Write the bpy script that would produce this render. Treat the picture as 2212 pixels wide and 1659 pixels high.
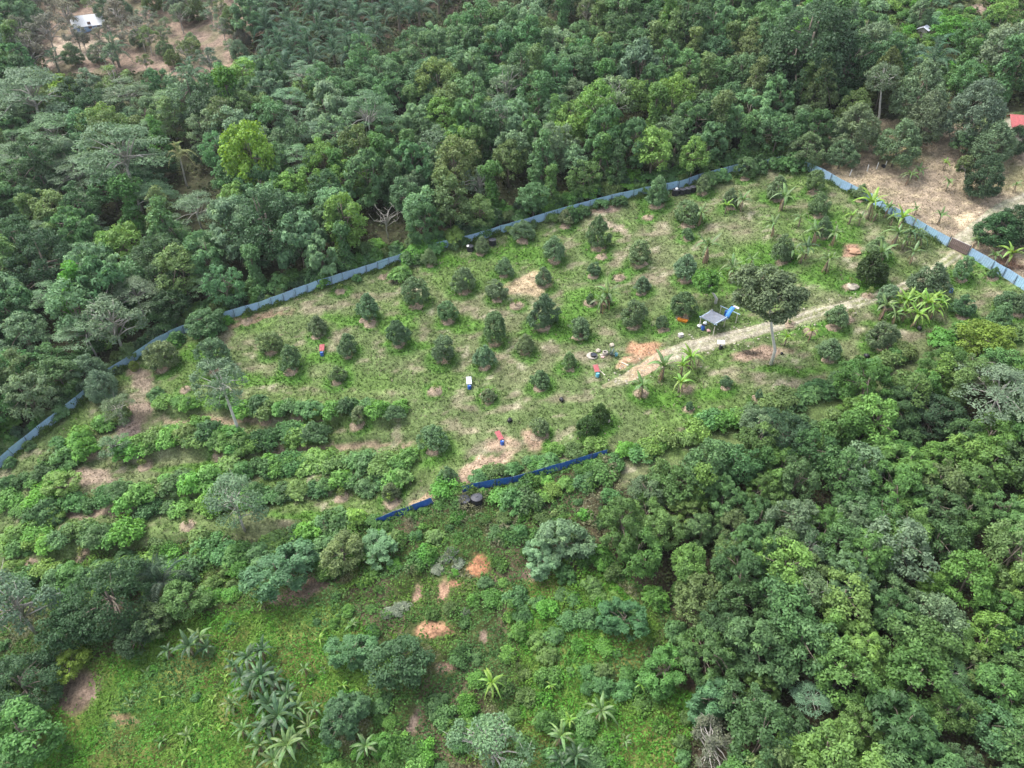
import bpy, math, random
import numpy as np
from mathutils import Vector, Matrix

random.seed(7)
RNG = np.random.default_rng(7)
scene = bpy.context.scene
for o in list(bpy.data.objects):
    bpy.data.objects.remove(o)
COL = scene.collection

# ------------------------------------------------------------------ camera, sky, sun, exposure
CAMZ, PITCH, LENS = 72.0, 38.0, 25.0
HAZE = 0.0001
cam_d = bpy.data.cameras.new('camera')
cam_d.lens = LENS
cam_d.sensor_width = 36.0
cam_d.clip_start = 0.5
cam_d.clip_end = 5000
cam = bpy.data.objects.new('camera', cam_d)
COL.objects.link(cam)
cam.location = (0, 0, CAMZ)
cam.rotation_euler = (math.radians(90 - PITCH), 0, 0)
scene.camera = cam

SUN_ELEV, SUN_ROT = 58.0, -62.0          # degrees; rotation measured from +Y towards +X
world = bpy.data.worlds.new('World')
scene.world = world
world.use_nodes = True
wn = world.node_tree
sky = wn.nodes.new('ShaderNodeTexSky')
sky.sky_type = 'NISHITA'
sky.sun_disc = False
sky.sun_elevation = math.radians(SUN_ELEV)
sky.sun_rotation = math.radians(SUN_ROT)
sky.air_density = 1.2
sky.dust_density = 4.0
hsv = wn.nodes.new('ShaderNodeHueSaturation')          # high thin cloud: a whiter sky
hsv.inputs['Saturation'].default_value = 0.5
wn.links.new(sky.outputs[0], hsv.inputs['Color'])
wn.links.new(hsv.outputs[0], wn.nodes['Background'].inputs[0])
wn.nodes['Background'].inputs[1].default_value = 0.15
sun_d = bpy.data.lights.new('sun', 'SUN')
sun_d.energy = 1.2
sun_d.angle = math.radians(28)
sun_d.color = (1.0, 0.975, 0.93)
sun = bpy.data.objects.new('sun', sun_d)
COL.objects.link(sun)
_e, _r = math.radians(SUN_ELEV), math.radians(SUN_ROT)
_dir = Vector((math.sin(_r) * math.cos(_e), math.cos(_r) * math.cos(_e), math.sin(_e)))
sun.rotation_euler = _dir.to_track_quat('Z', 'Y').to_euler()
sun.location = (0, 100, 200)
vs = scene.view_settings
vs.view_transform = 'Standard'
vs.look = 'None'
vs.exposure = 1.2
vs.gamma = 1.0
vs.use_curve_mapping = False
cy = scene.cycles
cy.max_bounces = 5
cy.diffuse_bounces = 3
cy.glossy_bounces = 2
cy.transmission_bounces = 2
cy.transparent_max_bounces = 4
cy.volume_bounces = 0
cy.use_denoising = True
cy.caustics_reflective = False
cy.caustics_refractive = False

# ------------------------------------------------------------------ pixels and terrain
PW, PH = 2212.0, 1659.0                   # all layout numbers below are read at this size
FPX = LENS / 36.0 * PW
CP, SP = math.cos(math.radians(PITCH)), math.sin(math.radians(PITCH))


def sstep(a, b, v):
    t = np.clip((v - a) / (b - a), 0, 1)
    return t * t * (3 - 2 * t)


TERR = [[(150, 905), (260, 900), (480, 893), (700, 900), (900, 915)],
        [(60, 1000), (150, 990), (270, 985), (480, 972), (720, 948), (930, 938)],
        [(40, 1110), (150, 1092), (300, 1090), (450, 1068), (700, 1045), (930, 1025)],
        [(0, 1215), (150, 1190), (300, 1175), (450, 1150), (800, 1120)]]
TERRW = []


def hbase(x, y):
    x = np.clip(x, -260, 260)
    yy = np.minimum(y, 330)
    h = 0.095 * (x + 46) + 0.156 * (yy - 120)
    r = np.maximum(yy - 130, 0)
    h = h + 0.09 * r * r / (r + 12)
    h = h - 0.35 * np.maximum(x - 75, 0) * sstep(150, 210, y) * 0.35
    return h


def height(x, y):
    x = np.asarray(x, float)
    y = np.asarray(y, float)
    h = hbase(x, y)
    h = h + 0.7 * np.sin(x * 0.071 + 0.6) * np.sin(y * 0.083 + 1.1) + 0.22 * np.sin(x * 0.21 + y * 0.13) \
        + 0.10 * np.sin(x * 0.47 - y * 0.39 + 2.0) + 0.05 * np.sin(x * 1.1 + 1.3) * np.sin(y * 0.93)
    for xs, ys in TERRW:
        yr = np.interp(x, xs, ys)
        d = y - yr
        m = sstep(xs[0] + 2, xs[0] + 10, x) * (1 - sstep(xs[-1] - 6, xs[-1] + 4, x))
        h = h + 0.9 * m * np.tanh(d / 0.7) * np.exp(-np.abs(d) / 4.0)
    return h


TT = np.concatenate([np.arange(30, 200, 0.5), np.arange(200, 520, 1.5)])


def ray(px, py):
    a, b = (px - PW / 2) / FPX, -(py - PH / 2) / FPX
    return np.array([a, CP + b * SP, -SP + b * CP])


def ground(px, py, dz=0.0, fn=None):
    """Point of the terrain (raised by dz) seen at a picture position; returns x, y, terrain z, depth."""
    d = ray(px, py)
    fn = fn or height
    g = CAMZ + d[2] * TT - fn(d[0] * TT, d[1] * TT) - dz
    idx = np.nonzero(g < 0)[0]
    i = idx[0] if len(idx) else len(TT) - 1
    if i > 0:
        t = TT[i - 1] + (TT[i] - TT[i - 1]) * g[i - 1] / max(g[i - 1] - g[i], 1e-6)
    else:
        t = TT[0]
    x, y = d[0] * t, d[1] * t
    return float(x), float(y), float(fn(x, y)), float(t)


def proj(x, y, z):
    z = np.asarray(z, float) - CAMZ
    dep = y * CP - z * SP
    dep = np.where(dep < 1, 1, dep)
    up = y * SP + z * CP
    return PW / 2 + FPX * x / dep, PH / 2 - FPX * up / dep, dep


for pts in TERR:
    w = sorted(ground(px, py, 0, hbase)[:2] for px, py in pts)
    TERRW.append((np.array([p[0] for p in w]), np.array([p[1] for p in w])))


def tnormal(x, y, e=1.0):
    hx = (height(x + e, y) - height(x - e, y)) / (2 * e)
    hy = (height(x, y + e) - height(x, y - e)) / (2 * e)
    return Vector((-float(hx), -float(hy), 1.0)).normalized()


_H = RNG.random((256, 256))


def vnoise(x, y):
    xi, yi = np.floor(x).astype(int), np.floor(y).astype(int)
    fx, fy = x - xi, y - yi
    fx, fy = fx * fx * (3 - 2 * fx), fy * fy * (3 - 2 * fy)
    a, b = _H[xi % 256, yi % 256], _H[(xi + 1) % 256, yi % 256]
    c, d = _H[xi % 256, (yi + 1) % 256], _H[(xi + 1) % 256, (yi + 1) % 256]
    return (a * (1 - fx) + b * fx) * (1 - fy) + (c * (1 - fx) + d * fx) * fy


def fbm(x, y, s, o=3):
    v, a, t = 0, 1.0, 0
    for k in range(o):
        v = v + a * vnoise(x / s * 2 ** k + 17.3 * k, y / s * 2 ** k + 9.1 * k)
        t += a
        a *= 0.5
    return v / t


def inpoly(px, py, poly):
    px, py = np.asarray(px, float), np.asarray(py, float)
    r = np.zeros(px.shape, bool)
    n = len(poly)
    for i in range(n):
        x1, y1 = poly[i]
        x2, y2 = poly[(i + 1) % n]
        if y1 == y2:
            continue
        c = ((y1 > py) != (y2 > py)) & (px < (x2 - x1) * (py - y1) / (y2 - y1) + x1)
        r ^= c
    return r


# ------------------------------------------------------------------ helpers
def new_mesh(name, V, F, mat, attrs=None, smooth=False, ids=None):
    """V (n,3); F (m,k) array of equal-size faces or a list of tuples."""
    me = bpy.data.meshes.new(name)
    V = np.asarray(V, np.float32)
    if isinstance(F, np.ndarray):
        k = F.shape[1]
        me.vertices.add(len(V))
        me.vertices.foreach_set('co', V.ravel())
        me.loops.add(F.size)
        me.loops.foreach_set('vertex_index', F.ravel().astype(np.int32))
        me.polygons.add(len(F))
        me.polygons.foreach_set('loop_start', np.arange(0, F.size, k, dtype=np.int32))
        me.polygons.foreach_set('loop_total', np.full(len(F), k, np.int32))
        me.update(calc_edges=True)
    else:
        me.from_pydata([tuple(map(float, v)) for v in V], [], [tuple(f) for f in F])
        me.update()
    for nm, (dom, typ, arr) in (attrs or {}).items():
        at = me.attributes.new(nm, typ, dom)
        at.data.foreach_set('color' if typ == 'FLOAT_COLOR' else 'value', np.asarray(arr, np.float32).ravel())
    for m in (mat if isinstance(mat, (list, tuple)) else [mat]):
        me.materials.append(m)
    if ids is not None:
        me.polygons.foreach_set('material_index', np.asarray(ids, np.int32))
    if smooth:
        me.polygons.foreach_set('use_smooth', np.ones(len(me.polygons), bool))
    return me


def obj(name, me, parent=None, loc=(0, 0, 0), rot=(0, 0, 0), scale=(1, 1, 1), color=None):
    o = bpy.data.objects.new(name, me)
    COL.objects.link(o)
    o.location, o.rotation_euler, o.scale = loc, rot, scale
    if parent is not None:
        o.parent = parent
    if color is not None:
        o.color = (*color, 1.0)
    return o


def tag(o, label, cat, group=None):
    o['label'], o['category'] = label, cat
    if group:
        o['group'] = group
    return o


def struct(o):
    o['kind'] = 'structure'
    return o


def stuff(o, label=None, cat=None):
    o['kind'] = 'stuff'
    if label:
        o['label'], o['category'] = label, cat
    return o


class MB:
    """Collects simple solids into one mesh."""

    def __init__(s):
        s.V, s.F = [], []

    def add(s, V, F):
        n = len(s.V)
        s.V += [tuple(v) for v in V]
        s.F += [tuple(i + n for i in f) for f in F]
        return s

    def box(s, c, size, M=None):
        hx, hy, hz = [v / 2 for v in size]
        V = [Vector((c[0] + a * hx, c[1] + b * hy, c[2] + d * hz)) for a in (-1, 1) for b in (-1, 1) for d in (-1, 1)]
        if M is not None:
            V = [M @ v for v in V]
        return s.add(V, [(0, 1, 3, 2), (4, 6, 7, 5), (0, 4, 5, 1), (2, 3, 7, 6), (0, 2, 6, 4), (1, 5, 7, 3)])

    def tube(s, pts, rad, n=7, cap=True):
        pts = [Vector(p) for p in pts]
        rings = []
        for i, p in enumerate(pts):
            d = (pts[min(i + 1, len(pts) - 1)] - pts[max(i - 1, 0)]).normalized()
            a = d.orthogonal().normalized() if i == 0 else (a - d * a.dot(d)).normalized()
            b = d.cross(a)
            r = rad[i] if hasattr(rad, '__len__') else rad
            rings.append([p + (a * math.cos(k * 2 * math.pi / n) + b * math.sin(k * 2 * math.pi / n)) * r for k in range(n)])
        V = [v for R in rings for v in R]
        F = [(i * n + k, i * n + (k + 1) % n, (i + 1) * n + (k + 1) % n, (i + 1) * n + k)
             for i in range(len(pts) - 1) for k in range(n)]
        if cap:
            F += [tuple(range(n - 1, -1, -1)), tuple(range((len(pts) - 1) * n, len(pts) * n))]
        return s.add(V, F)

    def lathe(s, prof, n=18, c=(0, 0, 0)):
        V = [(c[0] + r * math.cos(k * 2 * math.pi / n), c[1] + r * math.sin(k * 2 * math.pi / n), c[2] + z) for r, z in prof for k in range(n)]
        F = [(i * n + k, i * n + (k + 1) % n, (i + 1) * n + (k + 1) % n, (i + 1) * n + k)
             for i in range(len(prof) - 1) for k in range(n)]
        F += [tuple(range(n - 1, -1, -1)), tuple(range((len(prof) - 1) * n, len(prof) * n))]
        return s.add(V, F)

    def mesh(s, name, mat, smooth=False):
        return new_mesh(name, s.V, s.F, mat, smooth=smooth)


# ------------------------------------------------------------------ materials
def mat_new(name):
    m = bpy.data.materials.new(name)
    m.use_nodes = True
    nt = m.node_tree
    return m, nt, nt.nodes['Principled BSDF']


def mat_plain(name, col, rough=0.7, metal=0.0, var=0.25, scale=3.0, dirt=None, bump=0.0, tint=False):
    m, nt, bs = mat_new(name)
    N, L = nt.nodes, nt.links
    tc = N.new('ShaderNodeTexCoord')
    nz = N.new('ShaderNodeTexNoise')
    nz.inputs['Scale'].default_value = scale
    nz.inputs['Detail'].default_value = 5
    nz.inputs['Roughness'].default_value = 0.65
    L.new(tc.outputs['Object'], nz.inputs['Vector'])
    rp = N.new('ShaderNodeMapRange')
    rp.inputs[1].default_value, rp.inputs[2].default_value = 0.3, 0.7
    rp.inputs[3].default_value, rp.inputs[4].default_value = 1 - var, 1 + var
    L.new(nz.outputs['Fac'], rp.inputs[0])
    mx = N.new('ShaderNodeMix')
    mx.data_type = 'RGBA'
    mx.blend_type = 'MULTIPLY'
    mx.inputs[0].default_value = 1.0
    if tint:
        oi = N.new('ShaderNodeObjectInfo')
        L.new(oi.outputs['Color'], mx.inputs[6])
    else:
        mx.inputs[6].default_value = (*col, 1)
    L.new(rp.outputs[0], mx.inputs[7])
    out = mx.outputs[2]
    if dirt:
        nz2 = N.new('ShaderNodeTexNoise')
        nz2.inputs['Scale'].default_value = scale * 0.6
        nz2.inputs['Detail'].default_value = 6
        L.new(tc.outputs['Object'], nz2.inputs['Vector'])
        r2 = N.new('ShaderNodeMapRange')
        r2.inputs[1].default_value, r2.inputs[2].default_value = 0.52, 0.72
        r2.inputs[4].default_value = 0.7
        L.new(nz2.outputs['Fac'], r2.inputs[0])
        m2 = N.new('ShaderNodeMix')
        m2.data_type = 'RGBA'
        L.new(r2.outputs[0], m2.inputs[0])
        L.new(out, m2.inputs[6])
        m2.inputs[7].default_value = (*dirt, 1)
        out = m2.outputs[2]
    L.new(out, bs.inputs['Base Color'])
    bs.inputs['Roughness'].default_value = rough
    bs.inputs['Metallic'].default_value = metal
    if bump:
        bp = N.new('ShaderNodeBump')
        bp.inputs['Strength'].default_value = bump
        bp.inputs['Distance'].default_value = 0.05
        L.new(nz.outputs['Fac'], bp.inputs['Height'])
        L.new(bp.outputs[0], bs.inputs['Normal'])
    return m


def mat_foliage(name, rough=0.5, trans=0.22, spec=0.22):
    """Leaf colour = the thing's own colour, varied leaf by leaf and tree by tree."""
    m, nt, bs = mat_new(name)
    N, L = nt.nodes, nt.links
    oi = N.new('ShaderNodeObjectInfo')
    at = N.new('ShaderNodeAttribute')
    at.attribute_name = 'var'
    mr = N.new('ShaderNodeMapRange')
    mr.inputs[3].default_value, mr.inputs[4].default_value = 0.68, 1.8
    L.new(at.outputs['Fac'], mr.inputs[0])
    mx = N.new('ShaderNodeMix')
    mx.data_type, mx.blend_type = 'RGBA', 'MULTIPLY'
    mx.inputs[0].default_value = 1
    L.new(oi.outputs['Color'], mx.inputs[6])
    L.new(mr.outputs[0], mx.inputs[7])
    # younger leaves lean to yellow
    m2 = N.new('ShaderNodeMix')
    m2.data_type, m2.blend_type = 'RGBA', 'MULTIPLY'
    r2 = N.new('ShaderNodeMapRange')
    r2.inputs[1].default_value, r2.inputs[2].default_value = 0.55, 1.0
    r2.inputs[4].default_value = 0.8
    L.new(at.outputs['Fac'], r2.inputs[0])
    L.new(r2.outputs[0], m2.inputs[0])
    L.new(mx.outputs[2], m2.inputs[6])
    m2.inputs[7].default_value = (1.16, 1.1, 0.84, 1)
    L.new(m2.outputs[2], bs.inputs['Base Color'])
    bs.inputs['Roughness'].default_value = rough
    bs.inputs['Specular IOR Level'].default_value = spec
    tr = N.new('ShaderNodeBsdfTranslucent')
    hs = N.new('ShaderNodeHueSaturation')
    hs.inputs['Hue'].default_value = 0.47
    hs.inputs['Saturation'].default_value = 1.15
    hs.inputs['Value'].default_value = 1.5
    L.new(m2.outputs[2], hs.inputs['Color'])
    L.new(hs.outputs[0], tr.inputs['Color'])
    ms = N.new('ShaderNodeMixShader')
    ms.inputs[0].default_value = trans
    L.new(bs.outputs[0], ms.inputs[1])
    L.new(tr.outputs[0], ms.inputs[2])
    L.new(ms.outputs[0], nt.nodes['Material Output'].inputs['Surface'])
    return m


def mat_vcol(name, rough=0.9, fine=True, bump=0.6, trans=0.0):
    m, nt, bs = mat_new(name)
    N, L = nt.nodes, nt.links
    at = N.new('ShaderNodeAttribute')
    at.attribute_name = 'Col'
    out = at.outputs['Color']
    if fine:
        gm = N.new('ShaderNodeNewGeometry')
        n1 = N.new('ShaderNodeTexNoise')
        n1.inputs['Scale'].default_value = 0.9
        n1.inputs['Detail'].default_value = 6
        n1.inputs['Roughness'].default_value = 0.72
        L.new(gm.outputs['Position'], n1.inputs['Vector'])
        n2 = N.new('ShaderNodeTexNoise')
        n2.inputs['Scale'].default_value = 4.5
        n2.inputs['Detail'].default_value = 4
        L.new(gm.outputs['Position'], n2.inputs['Vector'])
        mr = N.new('ShaderNodeMapRange')
        mr.inputs[1].default_value, mr.inputs[2].default_value = 0.3, 0.7
        mr.inputs[3].default_value, mr.inputs[4].default_value = 0.48, 1.52
        L.new(n1.outputs['Fac'], mr.inputs[0])
        mx = N.new('ShaderNodeMix')
        mx.data_type, mx.blend_type = 'RGBA', 'MULTIPLY'
        mx.inputs[0].default_value = 1
        L.new(out, mx.inputs[6])
        L.new(mr.outputs[0], mx.inputs[7])
        mr2 = N.new('ShaderNodeMapRange')
        mr2.inputs[1].default_value, mr2.inputs[2].default_value = 0.3, 0.7
        mr2.inputs[3].default_value, mr2.inputs[4].default_value = 0.6, 1.4
        L.new(n2.outputs['Fac'], mr2.inputs[0])
        mx2 = N.new('ShaderNodeMix')
        mx2.data_type, mx2.blend_type = 'RGBA', 'MULTIPLY'
        mx2.inputs[0].default_value = 1
        L.new(mx.outputs[2], mx2.inputs[6])
        L.new(mr2.outputs[0], mx2.inputs[7])
        out = mx2.outputs[2]
        bp = N.new('ShaderNodeBump')
        bp.inputs['Strength'].default_value = bump
        bp.inputs['Distance'].default_value = 0.35
        L.new(n1.outputs['Fac'], bp.inputs['Height'])
        L.new(bp.outputs[0], bs.inputs['Normal'])
    L.new(out, bs.inputs['Base Color'])
    bs.inputs['Roughness'].default_value = rough
    bs.inputs['Specular IOR Level'].default_value = 0.15
    if trans:
        tr = N.new('ShaderNodeBsdfTranslucent')
        L.new(out, tr.inputs['Color'])
        ms = N.new('ShaderNodeMixShader')
        ms.inputs[0].default_value = trans
        L.new(bs.outputs[0], ms.inputs[1])
        L.new(tr.outputs[0], ms.inputs[2])
        L.new(ms.outputs[0], nt.nodes['Material Output'].inputs['Surface'])
    return m


M_LEAF = mat_foliage('leaf')
M_BANANA = mat_foliage('banana_leaf', rough=0.42, trans=0.25, spec=0.45)
M_BARK = mat_plain('bark', (0.2, 0.165, 0.13), 0.9, var=0.35, scale=2.5, bump=0.4)
M_PALEBARK = mat_plain('pale_bark', (0.44, 0.41, 0.37), 0.85, var=0.25, scale=2.0, dirt=(0.25, 0.23, 0.19), bump=0.3)
M_WHITEBARK = mat_plain('white_bark', (0.6, 0.57, 0.53), 0.85, var=0.15, scale=2.0, dirt=(0.4, 0.38, 0.34), bump=0.3)
M_STEM = mat_plain('banana_stem', (0.24, 0.2, 0.14), 0.8, var=0.4, scale=5)
M_MULCH = mat_plain('dry_mulch', (0.3, 0.235, 0.165), 0.95, var=0.45, scale=4.5, dirt=(0.19, 0.14, 0.1), bump=0.8)
M_GROUND = mat_vcol('ground')
M_TRACK = mat_vcol('track', bump=0.8)
M_COVER = mat_vcol('ground_cover', rough=0.6, fine=False, trans=0.25)

# ------------------------------------------------------------------ ground colours
MULCH, RING = [], []           # (x, y, radius) filled before the ground is coloured
TRACK_PX = [(2068, 548), (2035, 572), (2000, 596), (1950, 620), (1900, 640), (1840, 658), (1780, 672), (1720, 690),
            (1660, 707), (1600, 722), (1540, 738), (1480, 755), (1430, 775), (1385, 800), (1335, 824), (1300, 836)]
TRACK_W = [1.3, 1.1, 1.05, 1.05, 1.1, 1.15, 1.25, 1.3, 1.4, 1.5, 1.6, 1.75, 1.8, 1.5, 0.9, 0.4]
TRACK2_PX = [(2068, 530), (2085, 515), (2110, 495), (2140, 470), (2180, 445), (2230, 425)]
TRACK2_W = [1.7, 1.7, 1.7, 1.7, 1.7, 1.7]

FOREST_LINE = [(-300, 1240), (0, 1003), (75, 940), (160, 873), (240, 800), (340, 737), (400, 712), (490, 682), (720, 605), (850, 562),
               (1005, 518), (1080, 495), (1170, 470), (1290, 437), (1390, 412), (1470, 398), (1590, 362), (1705, 343), (1745, 350)]
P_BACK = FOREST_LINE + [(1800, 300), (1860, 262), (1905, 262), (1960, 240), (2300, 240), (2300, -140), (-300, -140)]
P_RCLEAR = [(1740, 345), (1800, 300), (1860, 262), (1905, 255), (1990, 262), (2120, 280), (2320, 300), (2320, 660), (2212, 610), (2087, 540), (2045, 515), (1750, 360)]
P_RKEEP = [(1775, 330), (1790, 262), (1850, 232), (1900, 228), (2000, 235), (2212, 240), (2320, 240), (2320, 420), (1900, 420)]
P_LCLEAR = [(60, -80), (60, 40), (85, 110), (110, 160), (200, 165), (330, 155), (430, 185), (520, 158), (548, 95), (535, 20), (530, -80)]
P_PALM = [(540, -80), (552, 30), (560, 120), (600, 165), (700, 158), (800, 122), (890, 72), (1000, 25), (1180, -10), (1250, -80)]
P_SCRUB = [(1480, -80), (1500, 25), (1620, 48), (1760, 70), (1880, 150), (2000, 190), (2150, 200), (2320, 220), (2320, -80)]
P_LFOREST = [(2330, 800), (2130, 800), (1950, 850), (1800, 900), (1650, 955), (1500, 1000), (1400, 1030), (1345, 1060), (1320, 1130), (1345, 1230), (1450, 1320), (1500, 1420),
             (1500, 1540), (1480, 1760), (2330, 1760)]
P_LOWER = [(-200, 1240), (60, 1225), (200, 1200), (400, 1170), (600, 1165), (820, 1130), (935, 1088), (1000, 1062), (1310, 985), (1345, 1060), (1320, 1130), (1345, 1230),
           (1450, 1320), (1500, 1420), (1500, 1540), (1480, 1760), (-200, 1760)]
P_MEADOW = [(80, 1560), (150, 1440), (300, 1395), (430, 1330), (620, 1310), (760, 1300), (830, 1420), (720, 1560), (700, 1760), (40, 1760)]
P_MEADOW2 = [(1100, 1260), (1300, 1230), (1420, 1350), (1380, 1470), (1500, 1500), (1480, 1760), (1130, 1760), (1120, 1480)]
SOIL = [  # px, py, half-width, half-height, tilt, colour, roughness of edge
    (1385, 750, 42, 16, 0.0, (0.50, 0.295, 0.18)), (1365, 780, 30, 10, -0.5, (0.46, 0.31, 0.2)),
    (1032, 1218, 20, 23, 0.4, (0.43, 0.21, 0.115)), (925, 1362, 44, 18, 0.05, (0.45, 0.255, 0.155)), (960, 1275, 12, 26, 0.3, (0.38, 0.24, 0.16)),
    (900, 1280, 10, 18, 0.2, (0.38, 0.25, 0.18)), (1045, 1375, 10, 14, 0.2, (0.36, 0.26, 0.2)), (985, 1262, 10, 8, 0.0, (0.4, 0.22, 0.13)),
    (1840, 540, 20, 14, 0.1, (0.46, 0.29, 0.2)), (1650, 765, 70, 14, -0.15, (0.36, 0.26, 0.19)),
    (170, 105, 60, 24, -0.15, (0.62, 0.5, 0.38)), (110, 130, 34, 14, -0.3, (0.55, 0.42, 0.34)), (265, 80, 26, 10, 0.2, (0.55, 0.45, 0.3)),
    (490, 155, 45, 12, -0.5, (0.42, 0.29, 0.22)), (1720, 25, 70, 14, 0.1, (0.4, 0.33, 0.22)), (2130, 20, 30, 12, 0.1, (0.38, 0.28, 0.22)),
    (1140, 615, 45, 22, -0.2, (0.46, 0.36, 0.23)), (1325, 490, 34, 10, 0.5, (0.44, 0.37, 0.27)), (1300, 455, 36, 9, -0.2, (0.38, 0.28, 0.22)),
    (1060, 1000, 70, 16, -0.35, (0.42, 0.31, 0.22)), (1000, 1030, 40, 14, -0.3, (0.42, 0.31, 0.22)), (1085, 960, 30, 12, 0, (0.46, 0.34, 0.24)),
    (905, 1075, 40, 7, -0.35, (0.46, 0.35, 0.22)), (290, 890, 34, 22, -0.8, (0.32, 0.25, 0.19)), (270, 940, 24, 40, 0.3, (0.3, 0.23, 0.19)),
    (460, 910, 110, 9, 0.03, (0.38, 0.3, 0.2)), (200, 1030, 50, 22, 0.2, (0.36, 0.28, 0.21)), (270, 1100, 90, 7, -0.1, (0.34, 0.26, 0.19)),
    (140, 1110, 60, 7, 0.1, (0.34, 0.26, 0.19)), (550, 690, 80, 8, -0.3, (0.27, 0.2, 0.13)), (300, 815, 22, 40, -0.7, (0.3, 0.24, 0.18)),
    (750, 965, 150, 7, -0.08, (0.36, 0.28, 0.19)), (1150, 950, 22, 26, -0.3, (0.46, 0.33, 0.23)), (1260, 975, 40, 10, -0.5, (0.42, 0.33, 0.23)),
    (660, 1270, 50, 22, -0.5, (0.2, 0.15, 0.11)), (170, 1490, 40, 60, 0.8, (0.2, 0.15, 0.11)), (200, 1500, 20, 12, 0, (0.3, 0.22, 0.17)),
    (590, 1290, 22, 10, 0, (0.34, 0.25, 0.2)), (960, 1440, 24, 14, 0, (0.26, 0.18, 0.13)), (1160, 1240, 26, 14, 0, (0.28, 0.2, 0.15)),
    (890, 1560, 12, 34, 0.4, (0.25, 0.19, 0.15)), (1500, 1470, 40, 30, 0, (0.09, 0.06, 0.045)), (270, 1555, 30, 12, 0.2, (0.24, 0.18, 0.1)),
    (2175, 570, 40, 20, 0.3, (0.12, 0.07, 0.05)), (1840, 375, 60, 20, 0.5, (0.46, 0.37, 0.25)),
    (2090, 480, 26, 30, -0.9, (0.58, 0.47, 0.32)), (2070, 560, 26, 16, 0.3, (0.56, 0.44, 0.31)),
]
VIVID = [(1180, 720, 70, 18), (860, 700, 40, 20), (1000, 700, 60, 16), (760, 690, 60, 14), (1270, 650, 60, 30), (1120, 545, 70, 25), (960, 560, 40, 14),
         (560, 820, 120, 14), (700, 770, 60, 14), (1660, 560, 60, 40), (1800, 500, 60, 50), (1840, 620, 60, 14), (1770, 590, 50, 30), (1420, 860, 60, 24),
         (1180, 960, 26, 20), (620, 955, 70, 8), (430, 760, 40, 26), (880, 745, 60, 10), (1560, 610, 60, 30), (1950, 700, 90, 12), (1700, 800, 80, 10),
         (2130, 560, 60, 30), (2160, 530, 40, 30), (450, 870, 40, 20), (650, 1110, 90, 10), (420, 1010, 120, 8), (1230, 690, 40, 20), (1540, 850, 40, 14)]
DRY = [(620, 660, 90, 20), (740, 640, 90, 26), (720, 720, 50, 12), (1030, 650, 50, 20), (1200, 640, 60, 22), (1260, 760, 90, 22), (860, 690, 30, 16),
       (1420, 600, 60, 20), (1440, 500, 60, 20), (1560, 500, 50, 20), (1640, 640, 60, 20), (1770, 430, 60, 26), (940, 790, 90, 14), (820, 850, 90, 10),
       (1180, 860, 90, 14), (1060, 880, 90, 10), (1000, 920, 60, 20), (1620, 810, 90, 22), (1750, 820, 60, 18), (1850, 700, 50, 14), (2120, 640, 50, 40),
       (2000, 720, 90, 12), (1500, 840, 40, 12), (300, 870, 50, 34), (560, 790, 60, 10), (480, 740, 60, 20), (1400, 760, 60, 20), (1340, 560, 40, 16),
       (1700, 680, 90, 14), (1050, 950, 60, 30), (1450, 450, 90, 14), (640, 850, 60, 10), (700, 990, 80, 6), (1080, 775, 70, 14), (1300, 720, 50, 14)]


def seg_dist(x, y, pts, wid):
    """Distance to a polyline, divided by its local half-width."""
    best = np.full(np.shape(x), 1e9)
    side = np.zeros(np.shape(x))
    for (a, b, wa, wb) in zip(pts[:-1], pts[1:], wid[:-1], wid[1:]):
        dx, dy = b[0] - a[0], b[1] - a[1]
        l2 = dx * dx + dy * dy
        t = np.clip(((x - a[0]) * dx + (y - a[1]) * dy) / l2, 0, 1)
        d = np.hypot(x - a[0] - t * dx, y - a[1] - t * dy) / (wa + (wb - wa) * t)
        s = ((x - a[0]) * dy - (y - a[1]) * dx) / math.sqrt(l2) / (wa + (wb - wa) * t)
        k = d < best
        best = np.where(k, d, best)
        side = np.where(k, s, side)
    return best, side


TRACK_WORLD = [ground(*p)[:2] for p in TRACK_PX]
TRACK2_WORLD = [ground(*p)[:2] for p in TRACK2_PX]


def lerp(a, b, t):
    return a + (np.asarray(b) - a) * t[:, None]


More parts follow.
